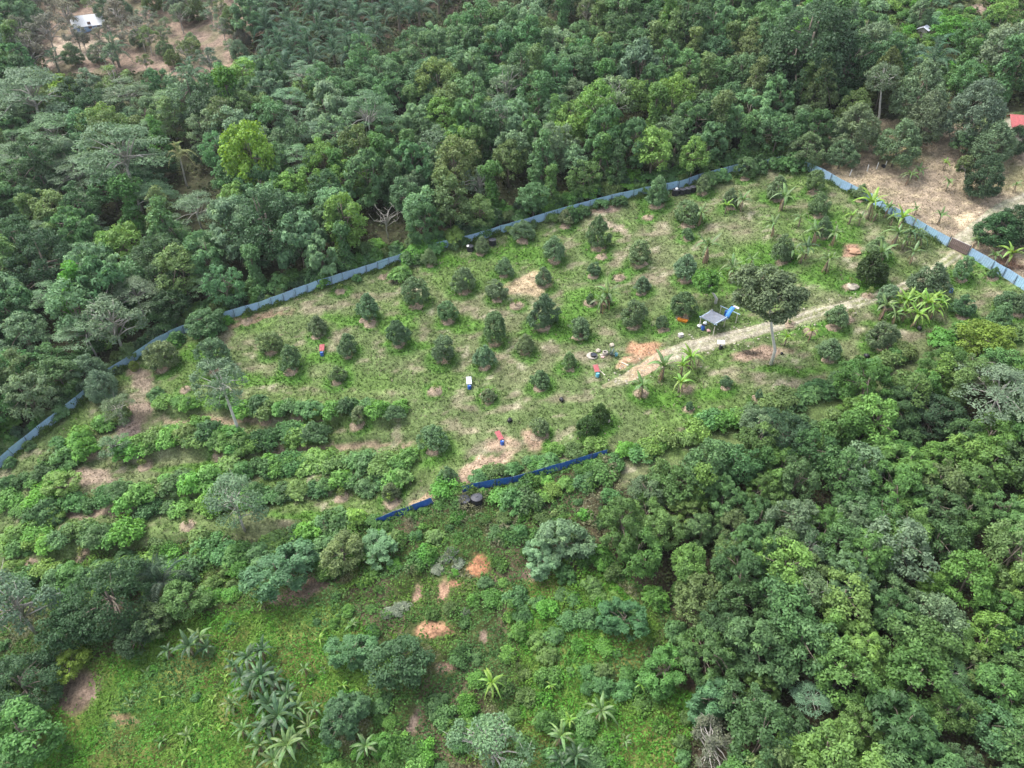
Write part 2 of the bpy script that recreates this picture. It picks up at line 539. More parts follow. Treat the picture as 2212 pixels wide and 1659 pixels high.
def ground_colour(x, y):
    x, y = np.asarray(x, float), np.asarray(y, float)
    z = height(x, y)
    px, py, dep = proj(x, y, z)
    n1, n2, n3 = fbm(x, y, 14.0), fbm(x + 50, y + 20, 4.5), fbm(x - 31, y + 77, 1.5, 2)
    n4 = fbm(x + 9, y * 1.6 + 31, 2.3, 3)
    n5 = fbm(x + 200, y + 61, 1.3, 3)
    wob = (n2 - 0.5) * 46 + (n3 - 0.5) * 26
    wob2 = (fbm(x + 91, y - 14, 4.0) - 0.5) * 40 + (n3 - 0.5) * 16
    c = np.tile(np.array([0.142, 0.20, 0.072]), (len(x), 1))
    c = lerp(c, (0.205, 0.205, 0.115), sstep(0.42, 0.64, n1) * 0.55)
    c = lerp(c, (0.13, 0.215, 0.055), sstep(0.5, 0.7, fbm(x - 60, y + 5, 9.0)) * 0.8)
    for (ax, ay, w, h) in DRY:
        d = ((px + wob - ax) / w) ** 2 + ((py + wob2 * 0.6 - ay) / h) ** 2
        c = lerp(c, (0.265, 0.228, 0.155), (1 - sstep(0.2, 1.7, d)) * (0.15 + 0.6 * sstep(0.42, 0.6, n4)))
    c = lerp(c, (0.29, 0.255, 0.175), sstep(0.58, 0.7, n4) * sstep(0.4, 0.62, n2) * 0.7)
    c = lerp(c, (0.36, 0.325, 0.235), sstep(0.68, 0.75, n3) * sstep(0.45, 0.6, n1 * 0.5 + n2 * 0.5) * 0.7)
    for (ax, ay, w, h) in VIVID:
        d = ((px + wob - ax) / w) ** 2 + ((py + wob2 * 0.6 - ay) / h) ** 2
        c = lerp(c, (0.105, 0.235, 0.035), (1 - sstep(0.3, 1.6, d)) * 0.85)
    # greener rings of grass round the planting circles
    for (rx, ry, rr) in RING:
        k = (np.abs(x - rx) < rr * 3) & (np.abs(y - ry) < rr * 3)
        if not k.any():
            continue
        d = np.hypot(x[k] - rx, y[k] - ry) / rr + (n2[k] - 0.5) * 0.9
        c[k] = lerp(c[k], (0.085, 0.20, 0.032), (1 - sstep(0.75, 1.35, d)) * 0.85)
    wx, wy = px + wob * 0.8, py + wob2 * 0.5
    m = inpoly(wx, wy, P_LOWER)
    c[m] = lerp(np.tile([0.10, 0.13, 0.042], (m.sum(), 1)), (0.17, 0.13, 0.085), sstep(0.5, 0.68, n2[m]) * 0.8)
    m = inpoly(wx, wy, P_MEADOW) | inpoly(wx, wy, P_MEADOW2)
    c[m] = lerp(np.tile([0.125, 0.225, 0.04], (m.sum(), 1)), (0.19, 0.21, 0.06), sstep(0.45, 0.65, n2[m]))
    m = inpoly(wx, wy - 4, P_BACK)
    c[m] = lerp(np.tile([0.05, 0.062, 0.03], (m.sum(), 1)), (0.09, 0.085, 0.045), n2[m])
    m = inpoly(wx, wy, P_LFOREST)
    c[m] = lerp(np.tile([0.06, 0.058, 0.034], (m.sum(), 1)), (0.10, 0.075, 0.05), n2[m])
    m = inpoly(wx, wy, P_RCLEAR)
    cc = lerp(np.tile([0.37, 0.295, 0.215], (m.sum(), 1)), (0.27, 0.255, 0.125), sstep(0.5, 0.64, n1[m]) * 0.8)
    c[m] = lerp(cc, (0.47, 0.385, 0.26), sstep(0.52, 0.7, n4[m]) * 0.7)
    m = inpoly(wx, wy, P_LCLEAR)
    c[m] = lerp(np.tile([0.32, 0.235, 0.18], (m.sum(), 1)), (0.22, 0.19, 0.12), sstep(0.42, 0.62, n2[m]))
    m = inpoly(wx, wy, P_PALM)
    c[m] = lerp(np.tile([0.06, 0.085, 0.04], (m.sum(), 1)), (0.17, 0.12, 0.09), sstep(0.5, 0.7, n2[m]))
    m = inpoly(wx, wy, P_SCRUB)
    c[m] = lerp(np.tile([0.11, 0.15, 0.055], (m.sum(), 1)), (0.2, 0.21, 0.09), n2[m])
    for (ax, ay, w, h, tilt, col) in SOIL:
        ca, sa = math.cos(tilt), math.sin(tilt)
        f = min(1.0, w / 40.0)
        u, v = (px - ax + wob * 0.75 * f + (n3 - 0.5) * 22), (py - ay + wob2 * 0.55 * f + (n5 - 0.5) * 16)
        d = ((u * ca + v * sa) / w) ** 2 + ((-u * sa + v * ca) / h) ** 2
        c = lerp(c, col, (1 - sstep(0.45, 1.5, d)))
    for (rx, ry, rr) in MULCH:
        k = (np.abs(x - rx) < rr * 2) & (np.abs(y - ry) < rr * 2)
        if k.any():
            d = np.hypot(x[k] - rx, y[k] - ry) / rr + (n3[k] - 0.5) * 0.5
            c[k] = lerp(c[k], (0.33, 0.26, 0.185), 1 - sstep(0.8, 1.15, d))
    # dusty verges of the track
    for pts, wd in ((TRACK_WORLD, TRACK_W), (TRACK2_WORLD, TRACK2_W)):
        d, s = seg_dist(x, y, pts, wd)
        d = d + (n2 - 0.5) * 1.3
        c = lerp(c, (0.36, 0.315, 0.22), (1 - sstep(0.8, 1.2, d)) * 0.5)
    c = c * (0.78 * (0.66 + 0.68 * n3))[:, None]
    return c


# ------------------------------------------------------------------ plant geometry
def unit(v):
    return v / np.maximum(np.linalg.norm(v, axis=1, keepdims=True), 1e-9)


def leaf_quads(P, Nrm, L, W, rng, fold=0.25):
    n = len(P)
    r = unit(rng.normal(size=(n, 3)))
    t = unit(np.cross(Nrm, r))
    b = np.cross(Nrm, t)
    L = (L * (0.7 + 0.6 * rng.random(n)))[:, None]
    W = (W * (0.7 + 0.6 * rng.random(n)))[:, None]
    V = np.stack([P - t * L / 2 - Nrm * L * fold * 0.3, P + b * W / 2, P + t * L / 2 - Nrm * L * fold, P - b * W / 2], 1).reshape(-1, 3)
    return V, np.arange(4 * n).reshape(n, 4)


def whorl_quads(P, Nrm, L, rng, k=5, droop=0.35, width=0.38):
    """k leaflets spreading from each point."""
    n = len(P)
    t = unit(np.cross(Nrm, unit(rng.normal(size=(n, 3)))))
    b = np.cross(Nrm, t)
    VV = []
    a0 = rng.random(n) * 6.28
    for j in range(k):
        a = (a0 + j * 6.283 / k + rng.normal(size=n) * 0.2)[:, None]
        d = np.cos(a) * t + np.sin(a) * b
        s = np.cross(Nrm, d)
        l = (L * (0.75 + 0.5 * rng.random(n)))[:, None]
        mid = P + d * l * 0.55 + Nrm * l * 0.08
        tip = P + d * l - Nrm * l * droop
        VV.append(np.stack([P, mid + s * l * width / 2, tip, mid - s * l * width / 2], 1))
    V = np.stack(VV, 1).reshape(-1, 3)
    return V, np.arange(4 * n * k).reshape(-1, 4)


def clump_points(C, R, n, rng, low=-0.35, flat=0.8):
    """n points on the shells of leaf clumps with centres C and radii R."""
    w = R ** 2
    idx = rng.choice(len(C), n, p=w / w.sum())
    d = unit(rng.normal(size=(n, 3)))
    d[:, 2] = np.where(d[:, 2] < low, -d[:, 2], d[:, 2])
    rad = R[idx] * (0.55 + 0.7 * rng.random(n))
    P = C[idx] + d * rad[:, None] * np.array([1, 1, flat])
    return P, d, idx


def crown_mesh(name, C, R, n, L, W, rng, whorl=0, low=-0.35, flat=0.8, up=0.5, jit=0.45, droop=0.35, mat=None, width=0.38):
    P, d, idx = clump_points(C, R, n, rng, low, flat)
    Nrm = unit(d + np.array([0, 0, up]) + rng.normal(size=d.shape) * jit)
    cv = rng.random(len(C))
    var = np.clip(0.35 * cv[idx] + 0.45 * rng.random(n) + 0.1, 0, 1)
    if whorl:
        V, F = whorl_quads(P, Nrm, L, rng, whorl, droop, width)
        var = np.repeat(var, whorl)
    else:
        V, F = leaf_quads(P, Nrm, L, W, rng)
    return new_mesh(name, V, F, mat or M_LEAF, {'var': ('FACE', 'FLOAT', var)})


def wood_mesh(name, trunk, limbs, mat, n=7):
    mb = MB()
    mb.tube(*trunk, n=n)
    for p, r in limbs:
        mb.tube(p, r, n=5)
    return mb.mesh(name, mat, True)


def limbs_to(C, top, base_r, rng, k, zlo, zhi, mat_twigs=True):
    out = []
    sel = rng.choice(len(C), min(k, len(C)), replace=False)
    for i in sel:
        c = C[i]
        z0 = zlo + (zhi - zlo) * rng.random()
        a = Vector((0, 0, z0))
        e = Vector(c)
        m = a.lerp(e, 0.5) + Vector((rng.normal() * 0.25, rng.normal() * 0.25, 0.1 * (e - a).length))
        out.append(([a, m, e], [base_r * 0.5, base_r * 0.34, base_r * 0.12]))
    return out


def env_clumps(rng, n, prof, rmin, rmax, z0, z1, inner=0.25, asym=0.15):
    """Clump centres on an envelope of revolution: prof(t) gives the radius, t = 0 bottom .. 1 top."""
    C, R = [], []
    ph = rng.random(4) * 6.28
    tries = 0
    while len(C) < n and tries < n * 60:
        tries += 1
        t = rng.random()
        pr = prof(t)
        if rng.random() > (pr + 0.12) / 1.12:
            continue
        a = rng.random() * 6.283
        k = 1 + asym * (math.sin(a * 2 + ph[0]) + 0.6 * math.sin(a * 3 + ph[1] + t * 3))
        q = 1.0 if rng.random() > inner else rng.random() ** 0.5
        rr = rmin + (rmax - rmin) * rng.random()
        rho = max(pr * k * q - rr * 0.7 / ENV_R[0], 0)
        p = np.array([math.cos(a) * rho * ENV_R[0], math.sin(a) * rho * ENV_R[0], z0 + (z1 - z0) * t])
        if any(np.linalg.norm(p - c) < 0.62 * min(rr, r) for c, r in zip(C, R)):
            continue
        C.append(p)
        R.append(rr)
    return np.array(C), np.array(R)


ENV_R = [1.0]
PROTO = {}


def proto(kind, h, R, hc, wood, crown, bark):
    PROTO.setdefault(kind, []).append(dict(h=h, R=R, hc=hc, wood=wood, crown=crown, bark=bark))


def trunk_line(rng, h, lean=0.05, k=5):
    p = [Vector((0, 0, -0.6))]
    dx, dy = rng.normal() * lean, rng.normal() * lean
    for i in range(1, k + 1):
        z = h * i / k
        p.append(Vector((dx * z + rng.normal() * 0.06, dy * z + rng.normal() * 0.06, z)))
    return p


def taper(r0, r1, n):
    return [r0 + (r1 - r0) * i / (n - 1) for i in range(n)]


def build_protos():
    dome = lambda t: math.sqrt(max(0.0, 1 - ((t - 0.38) / 0.64) ** 2))
    for s in range(5):                                   # broad-leaved forest trees
        rng = np.random.default_rng(100 + s)
        h, R = 10.0, 4.0
        ENV_R[0] = R
        C, Rr = env_clumps(rng, 60, dome, 0.5, 1.15, 3.0, 9.6, 0.15, 0.2)
        cr = crown_mesh('broad_crown', C, Rr, 4600, 0.46, 0.28, rng, low=-0.5, jit=0.55)
        tl = trunk_line(rng, 7.5)
        wd = wood_mesh('broad_trunk', (tl, taper(0.2, 0.08, 6)), limbs_to(C, 7, 0.2, rng, 9, 3.0, 6.5), M_BARK)
        proto('broad', h, R, 6.6, wd, cr, M_BARK)
    tallegg = lambda t: math.sqrt(max(0.0, 1 - ((t - 0.45) / 0.58) ** 2))
    for s in range(4):                                   # oval forest trees
        rng = np.random.default_rng(150 + s)
        h, R = 11.0, 3.6
        ENV_R[0] = R
        C, Rr = env_clumps(rng, 66, tallegg, 0.45, 1.0, 2.6, 10.7, 0.15, 0.22)
        cr = crown_mesh('oval_crown', C, Rr, 4400, 0.42, 0.24, rng, low=-0.5, jit=0.55)
        tl = trunk_line(rng, 9.0)
        wd = wood_mesh('oval_trunk', (tl, taper(0.2, 0.07, 6)), limbs_to(C, 7, 0.2, rng, 9, 3.0, 8.0), M_BARK)
        proto('oval', h, R, 6.8, wd, cr, M_BARK)
    for s in range(5):                                   # whorled big-leaf trees of the lower wood
        rng = np.random.default_rng(200 + s)
        h, R = 8.5, 3.2
        ENV_R[0] = R
        C, Rr = env_clumps(rng, 58, dome, 0.4, 0.85, 1.8, 8.2, 0.2, 0.25)
        cr = crown_mesh('whorl_crown', C, Rr, [1100, 1700, 2200, 1300, 1900][s], [0.5, 0.4, 0.32, 0.45, 0.36][s], 0, rng, whorl=[5, 4, 4, 6, 5][s], low=-0.4, up=0.5, jit=0.65, droop=0.3, width=0.48)
        tl = trunk_line(rng, 6.5)
        wd = wood_mesh('whorl_trunk', (tl, taper(0.15, 0.06, 6)), limbs_to(C, 6, 0.16, rng, 10, 2.0, 6.0), M_BARK)
        proto('whorl', h, R, 5.6, wd, cr, M_BARK)
    for s in range(3):                                   # massive dark domes
        rng = np.random.default_rng(300 + s)
        h, R = 14.0, 7.0
        ENV_R[0] = R
        C, Rr = env_clumps(rng, 120, dome, 0.7, 1.5, 2.4, 13.4, 0.1, 0.14)
        cr = crown_mesh('dome_crown', C, Rr, 12000, 0.45, 0.27, rng, low=-0.5, jit=0.55)
        tl = trunk_line(rng, 10)
        wd = wood_mesh('dome_trunk', (tl, taper(0.45, 0.15, 6)), limbs_to(C, 9, 0.4, rng, 14, 3.0, 8.5), M_BARK)
        proto('dome', h, R, 8.4, wd, cr, M_BARK)
    for s in range(4):                                   # feathery flat-layered trees
        rng = np.random.default_rng(400 + s)
        h, R = 13.0, 6.0
        C, Rr = [], []
        for i in range(46):
            a = rng.random() * 6.283
            q = math.sqrt(rng.random())
            z = 11.8 - 3.6 * q * q - rng.random() * 2.2 * (0.3 + q)
            C.append((math.cos(a) * q * R * 0.88, math.sin(a) * q * R * 0.88, z))
            Rr.append(0.9 + 0.7 * rng.random())
        C, Rr = np.array(C), np.array(Rr)
        cr = crown_mesh('feather_crown', C, Rr, 4600, 0.46, 0.15, rng, low=-0.1, flat=0.32, up=1.1, jit=0.4)
        tl = trunk_line(rng, 8.0)
        wd = wood_mesh('feather_trunk', (tl, taper(0.24, 0.12, 6)), limbs_to(C, 8, 0.26, rng, 18, 6.0, 8.0), M_PALEBARK)
        proto('feather', h, R, 9.6, wd, cr, M_PALEBARK)
    egg = lambda t: (math.sin(math.pi * min(1, (t + 0.16) / 1.16) ** 0.8)) ** 0.7 if t < 1 else 0
    for s in range(4):                                   # grown fruit trees
        rng = np.random.default_rng(500 + s)
        h, R = 10.5, 4.2
        ENV_R[0] = R
        C, Rr = env_clumps(rng, 110, egg, 0.5, 1.0, 1.2, 10.0, 0.1, 0.1)
        cr = crown_mesh('fruit_crown', C, Rr, 9500, 0.42, 0.2, rng, low=-0.7, up=0.2, jit=0.55)
        tl = trunk_line(rng, 9.0, 0.02)
        wd = wood_mesh('fruit_trunk', (tl, taper(0.22, 0.05, 6)), limbs_to(C, 8, 0.18, rng, 12, 2.0, 8.0), M_BARK)
        proto('fruit', h, R, 5.6, wd, cr, M_BARK)
    for s in range(3):                                   # creeper-clad columns
        rng = np.random.default_rng(600 + s)
        h, R = 12.0, 2.6
        ENV_R[0] = R
        C, Rr = env_clumps(rng, 44, lambda t: 0.75 + 0.3 * math.sin(t * 5 + s) if t < 0.9 else 0.6, 0.6, 1.1, 0.8, 11.6, 0.1, 0.2)
        cr = crown_mesh('column_crown', C, Rr, 5200, 0.42, 0.29, rng, low=-0.8, up=0.3)
        tl = trunk_line(rng, 10.5, 0.02)
        wd = wood_mesh('column_trunk', (tl, taper(0.25, 0.1, 6)), limbs_to(C, 9, 0.2, rng, 6, 3.0, 9.0), M_BARK)
        proto('column', h, R, 6.6, wd, cr, M_BARK)
    for s in range(4):                                   # thin-leaved, half bare trees
        rng = np.random.default_rng(700 + s)
        h, R = 9.5, 3.6
        ENV_R[0] = R
        C, Rr = env_clumps(rng, 26, dome, 0.6, 1.2, 3.6, 9.2, 0.2, 0.25)
        cr = crown_mesh('thin_crown', C, Rr, 2800, 0.36, 0.18, rng, low=-0.5)
        tl = trunk_line(rng, 7.0, 0.07)
        lm = limbs_to(C, 6, 0.26, rng, 26, 2.6, 6.6)
        for i in range(30):
            c = Vector(C[rng.integers(len(C))])
            e = c + Vector(rng.normal(size=3)) * 0.8
            lm.append(([c, c.lerp(e, 0.5), e], [0.035, 0.025, 0.012]))
        wd = wood_mesh('thin_trunk', (tl, taper(0.2, 0.09, 6)), lm, M_PALEBARK)
        proto('thin', h, R, 6.4, wd, cr, M_PALEBARK)
    for s in range(2):                                   # bare trees
        rng = np.random.default_rng(800 + s)
        C = np.array([(rng.normal() * 1.5, rng.normal() * 1.5, 5 + rng.random() * 4) for _ in range(16)])
        tl = trunk_line(rng, 6.0, 0.05)
        lm = limbs_to(C, 6, 0.24, rng, 16, 2.6, 5.8)
        for i in range(40):
            c = Vector(C[rng.integers(len(C))])
            e = c + Vector(rng.normal(size=3)) * 0.9 + Vector((0, 0, 0.5))
            lm.append(([c, c.lerp(e, 0.5), e], [0.05, 0.035, 0.015]))
        wd = wood_mesh('bare_trunk', (tl, taper(0.2, 0.09, 6)), lm, M_PALEBARK)
        proto('bare', 9.5, 3.0, 6.6, wd, None, M_PALEBARK)
    cone = lambda t: max(0.0, (1 - t) ** 0.55) * (0.86 + 0.5 * min(t / 0.22, 1)) / 1.15
    for s in range(9):                                   # young orchard trees
        rng = np.random.default_rng(900 + s)
        h, R = 4.2, 2.0
        ENV_R[0] = R
        C, Rr = env_clumps(rng, [110, 100, 90][s % 3], cone if s % 3 else (lambda t: math.sqrt(max(0, 1 - ((t - 0.4) / 0.62) ** 2))), 0.24, 0.5, 0.4, 4.1, 0.14, 0.12 + 0.018 * s)
        C[:, 2] = np.maximum(C[:, 2], 0.5)
        cr = crown_mesh('young_crown', C, Rr, 5600, 0.27, 0.14, rng, low=-0.7, up=0.2, jit=0.55)
        tl = trunk_line(rng, 3.6, 0.02)
        wd = wood_mesh('young_trunk', (tl, taper(0.09, 0.02, 6)), limbs_to(C, 3, 0.07, rng, 10, 0.6, 3.0), M_BARK)
        proto('young', h, R, 2.0, wd, cr, M_BARK)
    for s in range(3):                                   # saplings
        rng = np.random.default_rng(950 + s)
        C = np.array([(rng.normal() * 0.16, rng.normal() * 0.16, 0.4 + 0.9 * rng.random()) for _ in range(9)])
        Rr = 0.16 + 0.16 * rng.random(9)
        cr = crown_mesh('sapling_crown', C, Rr, 160, 0.2, 0.09, rng, low=-0.6, up=0.2)
        wd = wood_mesh('sapling_trunk', (trunk_line(rng, 1.2, 0.03), taper(0.03, 0.01, 6)), [], M_BARK)
        proto('sapling', 1.5, 0.45, 0.8, wd, cr, M_BARK)
    for s in range(6):                                   # shrubs
        rng = np.random.default_rng(1000 + s)
        R = 2.0
        C, Rr = [], []
        for i in range(24):
            a, q = rng.random() * 6.283, math.sqrt(rng.random())
            C.append((math.cos(a) * q * R * 0.8, math.sin(a) * q * R * 0.8 * 0.85, (0.35 + 1.5 * (1 - q * q) * rng.random() ** 0.5)))
            Rr.append(0.4 + 0.42 * rng.random())
        C, Rr = np.array(C), np.array(Rr)
        if s < 3:
            cr = crown_mesh('shrub_leaves', C, Rr, 1900, 0.3, 0.2, rng, low=-0.2)
        else:
            cr = crown_mesh('shrub_leaves', C, Rr, 480, 0.34, 0, rng, whorl=4, low=-0.1, up=0.6, droop=0.25, width=0.6)
        lm = limbs_to(C, 1, 0.06, rng, 10, 0.0, 0.3)
        wd = wood_mesh('shrub_stems', ([Vector((0, 0, -0.3)), Vector((0, 0, 0.5)), Vector((0.1, 0, 1.0))], [0.05, 0.04, 0.02]), lm, M_BARK)
        proto('shrub' if s < 3 else 'bigleaf', 2.2, R, 1.0, wd, cr, M_BARK)


build_protos()

# mulch beds
MULCH_ME = []
for s in range(3):
    rng = np.random.default_rng(50 + s)
    V, F = [], []
    nr, na = 5, 18
    for i in range(nr + 1):
        for k in range(na):
            a = k * 6.283 / na
            q = i / nr
            r = q * (1 + 0.13 * math.sin(a * 2 + s) + 0.09 * math.sin(a * 5 + 2 * s) + (rng.normal() * 0.05 if i else 0))
            z = 0.16 * (1 - q ** 3) + rng.normal() * 0.035 - (0.14 if i == nr else 0)
            V.append((math.cos(a) * r, math.sin(a) * r, z))
    for i in range(nr):
        for k in range(na):
            F.append((i * na + k, i * na + (k + 1) % na, (i + 1) * na + (k + 1) % na, (i + 1) * na + k))
    MULCH_ME.append(new_mesh('mulch_bed', V, F, M_MULCH))

# ------------------------------------------------------------------ labels
LABELQ = []                      # (object, description, category, x, y, group) to be worded at the end
LANDMARKS = {
    'the coconut palm': (395, 345), 'the white-roofed house': (190, 48), 'the grey tarp shelter': (1535, 690),
    'the brown metal gate': (2066, 530), 'the two upper black tanks': (1040, 522), 'the row of black tanks': (1478, 402),
    'the lower black tanks': (1015, 1068), 'the lowest red rain catcher': (1083, 947),
    'the trackside orange soil': (1385, 752), 'the upper orange landslip': (1030, 1218), 'the lower orange clearing': (925, 1362),
    'the red roof at the edge': (2205, 272), 'the tall white trunk': (1668, 740), 'the white rain catcher': (1013, 828),
    'the top left corner': (0, 0), 'the top right corner': (2212, 0), 'the bottom left corner': (0, 1659), 'the bottom right corner': (2212, 1659),
    'the top edge middle': (1106, 0), 'the right edge middle': (2212, 830), 'the left edge middle': (0, 830),
    'the bottom edge middle': (1106, 1659), 'the top fence corner': (1750, 362), 'the oil palm grove': (700, 70),
    'the upper red rain catcher': (695, 757), 'the dark blue fence': (1310, 982),
    'the bare sandy ground': (170, 105), 'the brightest banana clump': (2000, 665),
    'the leaning pale trunk': (515, 910), 'the concrete well': (1280, 767),
}
ORD = ['', 'closest', 'second closest', 'third closest', 'fourth closest', 'fifth closest', 'sixth closest', 'seventh closest', 'eighth closest',
       'ninth closest', 'tenth closest', 'eleventh closest', 'twelfth closest', 'thirteenth closest', 'fourteenth closest']


def queue(o, desc, cat, group=None):
    px, py, _ = proj(o.location.x, o.location.y, o.location.z + (o.get('_hc') or 0.0))
    LABELQ.append((o, desc, cat, float(px), float(py), group))


def word_labels():
    by = {}
    for q in LABELQ:
        by.setdefault(q[1], []).append(q)
    names = list(LANDMARKS)
    L = np.array([LANDMARKS[n] for n in names], float)
    for desc, qs in by.items():
        P = np.array([(q[3], q[4]) for q in qs])
        D = np.hypot(P[:, None, 0] - L[None, :, 0], P[:, None, 1] - L[None, :, 1])
        rank = D.argsort(0).argsort(0) + 1
        for i, (o, d, cat, x, y, g) in enumerate(qs):
            if len(qs) == 1:
                txt = d
            else:
                j = min(range(len(names)), key=lambda k: (rank[i, k], D[i, k]))
                r = int(rank[i, j])
                txt = '%s %s to %s' % (d, ORD[r] if r < len(ORD) else '%dth closest' % r, names[j])
            tag(o, txt, cat, g)
            if '_hc' in o:
                del o['_hc']


# ------------------------------------------------------------------ planting
TREES = []                      # (x, y, crown radius) of all trees planted so far


def vary(col, rng, a=0.16, gain=(1, 1, 1)):
    k = 1 + (rng.random() - 0.5) * 2 * a
    return tuple(max(0.004, c * k * g * (1 + (rng.random() - 0.5) * a)) for c, g in zip(col, gain))


PR = np.random.default_rng(77)
NAMES = {'broad': 'broadleaf_tree', 'oval': 'oval_tree', 'whorl': 'wild_tree', 'dome': 'giant_tree', 'feather': 'feathery_tree', 'fruit': 'fruit_tree',
         'column': 'climber_tree', 'thin': 'sparse_tree', 'bare': 'bare_tree', 'young': 'orchard_tree', 'sapling': 'sapling',
         'shrub': 'shrub', 'bigleaf': 'large_leaf_shrub'}


def plant(kind, x, y, s, col, desc, cat='tree', group=None, variant=None, sz=None, mulch=None, name=None):
    v = PROTO[kind]
    p = v[PR.integers(len(v)) if variant is None else variant % len(v)]
    z = float(height(x, y))
    e = obj(name or NAMES[kind], None, loc=(x, y, z), rot=(0, 0, PR.random() * 6.283), scale=(s, s, sz or s))
    e.empty_display_size = 0.3
    shr = kind in ('shrub', 'bigleaf')
    obj('stems' if shr else 'trunk', p['wood'], e)
    if p['crown']:
        obj('foliage' if shr else 'crown', p['crown'], e, color=vary(col, PR, 0.16, (1.05, 1.13, 1.03)))
    e['_hc'] = p['hc'] * (sz or s)
    if mulch:
        n = tnormal(x, y)
        q = n.to_track_quat('Z', 'Y')
        mo = obj('mulch_bed', MULCH_ME[PR.integers(3)], e)
        mo.matrix_parent_inverse = Matrix.Identity(4)
        rot = Matrix.Rotation(-e.rotation_euler.z, 4, 'Z') @ q.to_matrix().to_4x4()
        lo = Matrix.Rotation(-e.rotation_euler.z, 3, 'Z') @ Vector((mulch[1], mulch[2], float(height(x + mulch[1], y + mulch[2])) - z))
        mo.matrix_basis = Matrix.Translation((lo.x / s, lo.y / s, lo.z / (sz or s) + 0.02)) @ rot @ Matrix.Diagonal((mulch[0] / s, mulch[0] / s, 1 / s, 1))
    TREES.append((x, y, p['R'] * s))
    queue(e, desc, cat, group)
    return e


def at_crown(kind, px, py, w, hs=1.0):
    """World place and scale of a tree whose crown centre and width are seen at px, py, w."""
    p = PROTO[kind][0]
    s = 1.0
    for _ in range(4):
        x, y, z, t = ground(px, py, p['hc'] * s * hs)
        s = (w / 2) / (FPX / t) / p['R']
    return x, y, s


GC = dict(forest=(0.078, 0.146, 0.068), deep=(0.049, 0.092, 0.048), pale=(0.14, 0.215, 0.13), grey=(0.125, 0.175, 0.118), yellow=(0.16, 0.25, 0.05),
          bright=(0.092, 0.21, 0.045), olive=(0.108, 0.152, 0.062), brown=(0.142, 0.142, 0.112), fruit=(0.132, 0.19, 0.11), young=(0.092, 0.145, 0.065),
          wood=(0.083, 0.162, 0.052), lime=(0.132, 0.222, 0.062), bluegreen=(0.08, 0.155, 0.074), oak=(0.115, 0.16, 0.082), mauve=(0.15, 0.145, 0.142))
CW = dict(forest='mid-green', deep='dark green', pale='pale green', grey='grey-green', yellow='yellow-green', bright='bright green', olive='olive',
          brown='brownish', fruit='dull green', young='dark green', wood='green', lime='lime-tipped', bluegreen='blue-green', mauve='greyish mauve')
KW = dict(broad='round-crowned forest tree', oval='oval-crowned forest tree', whorl='large-leaved wild tree', dome='giant domed forest tree', feather='feathery flat-topped tree',
          fruit='grown oval fruit tree', column='creeper-clad columnar tree', thin='thin-leaved half-bare tree', bare='leafless pale tree')


def ptree(kind, px, py, w, colkey, hs=1.0, desc=None, **kw):
    x, y, s = at_crown(kind, px, py, w, hs)
    return plant(kind, x, y, s, GC[colkey], desc or '%s %s' % (CW[colkey], KW[kind]), sz=s * hs, **kw)


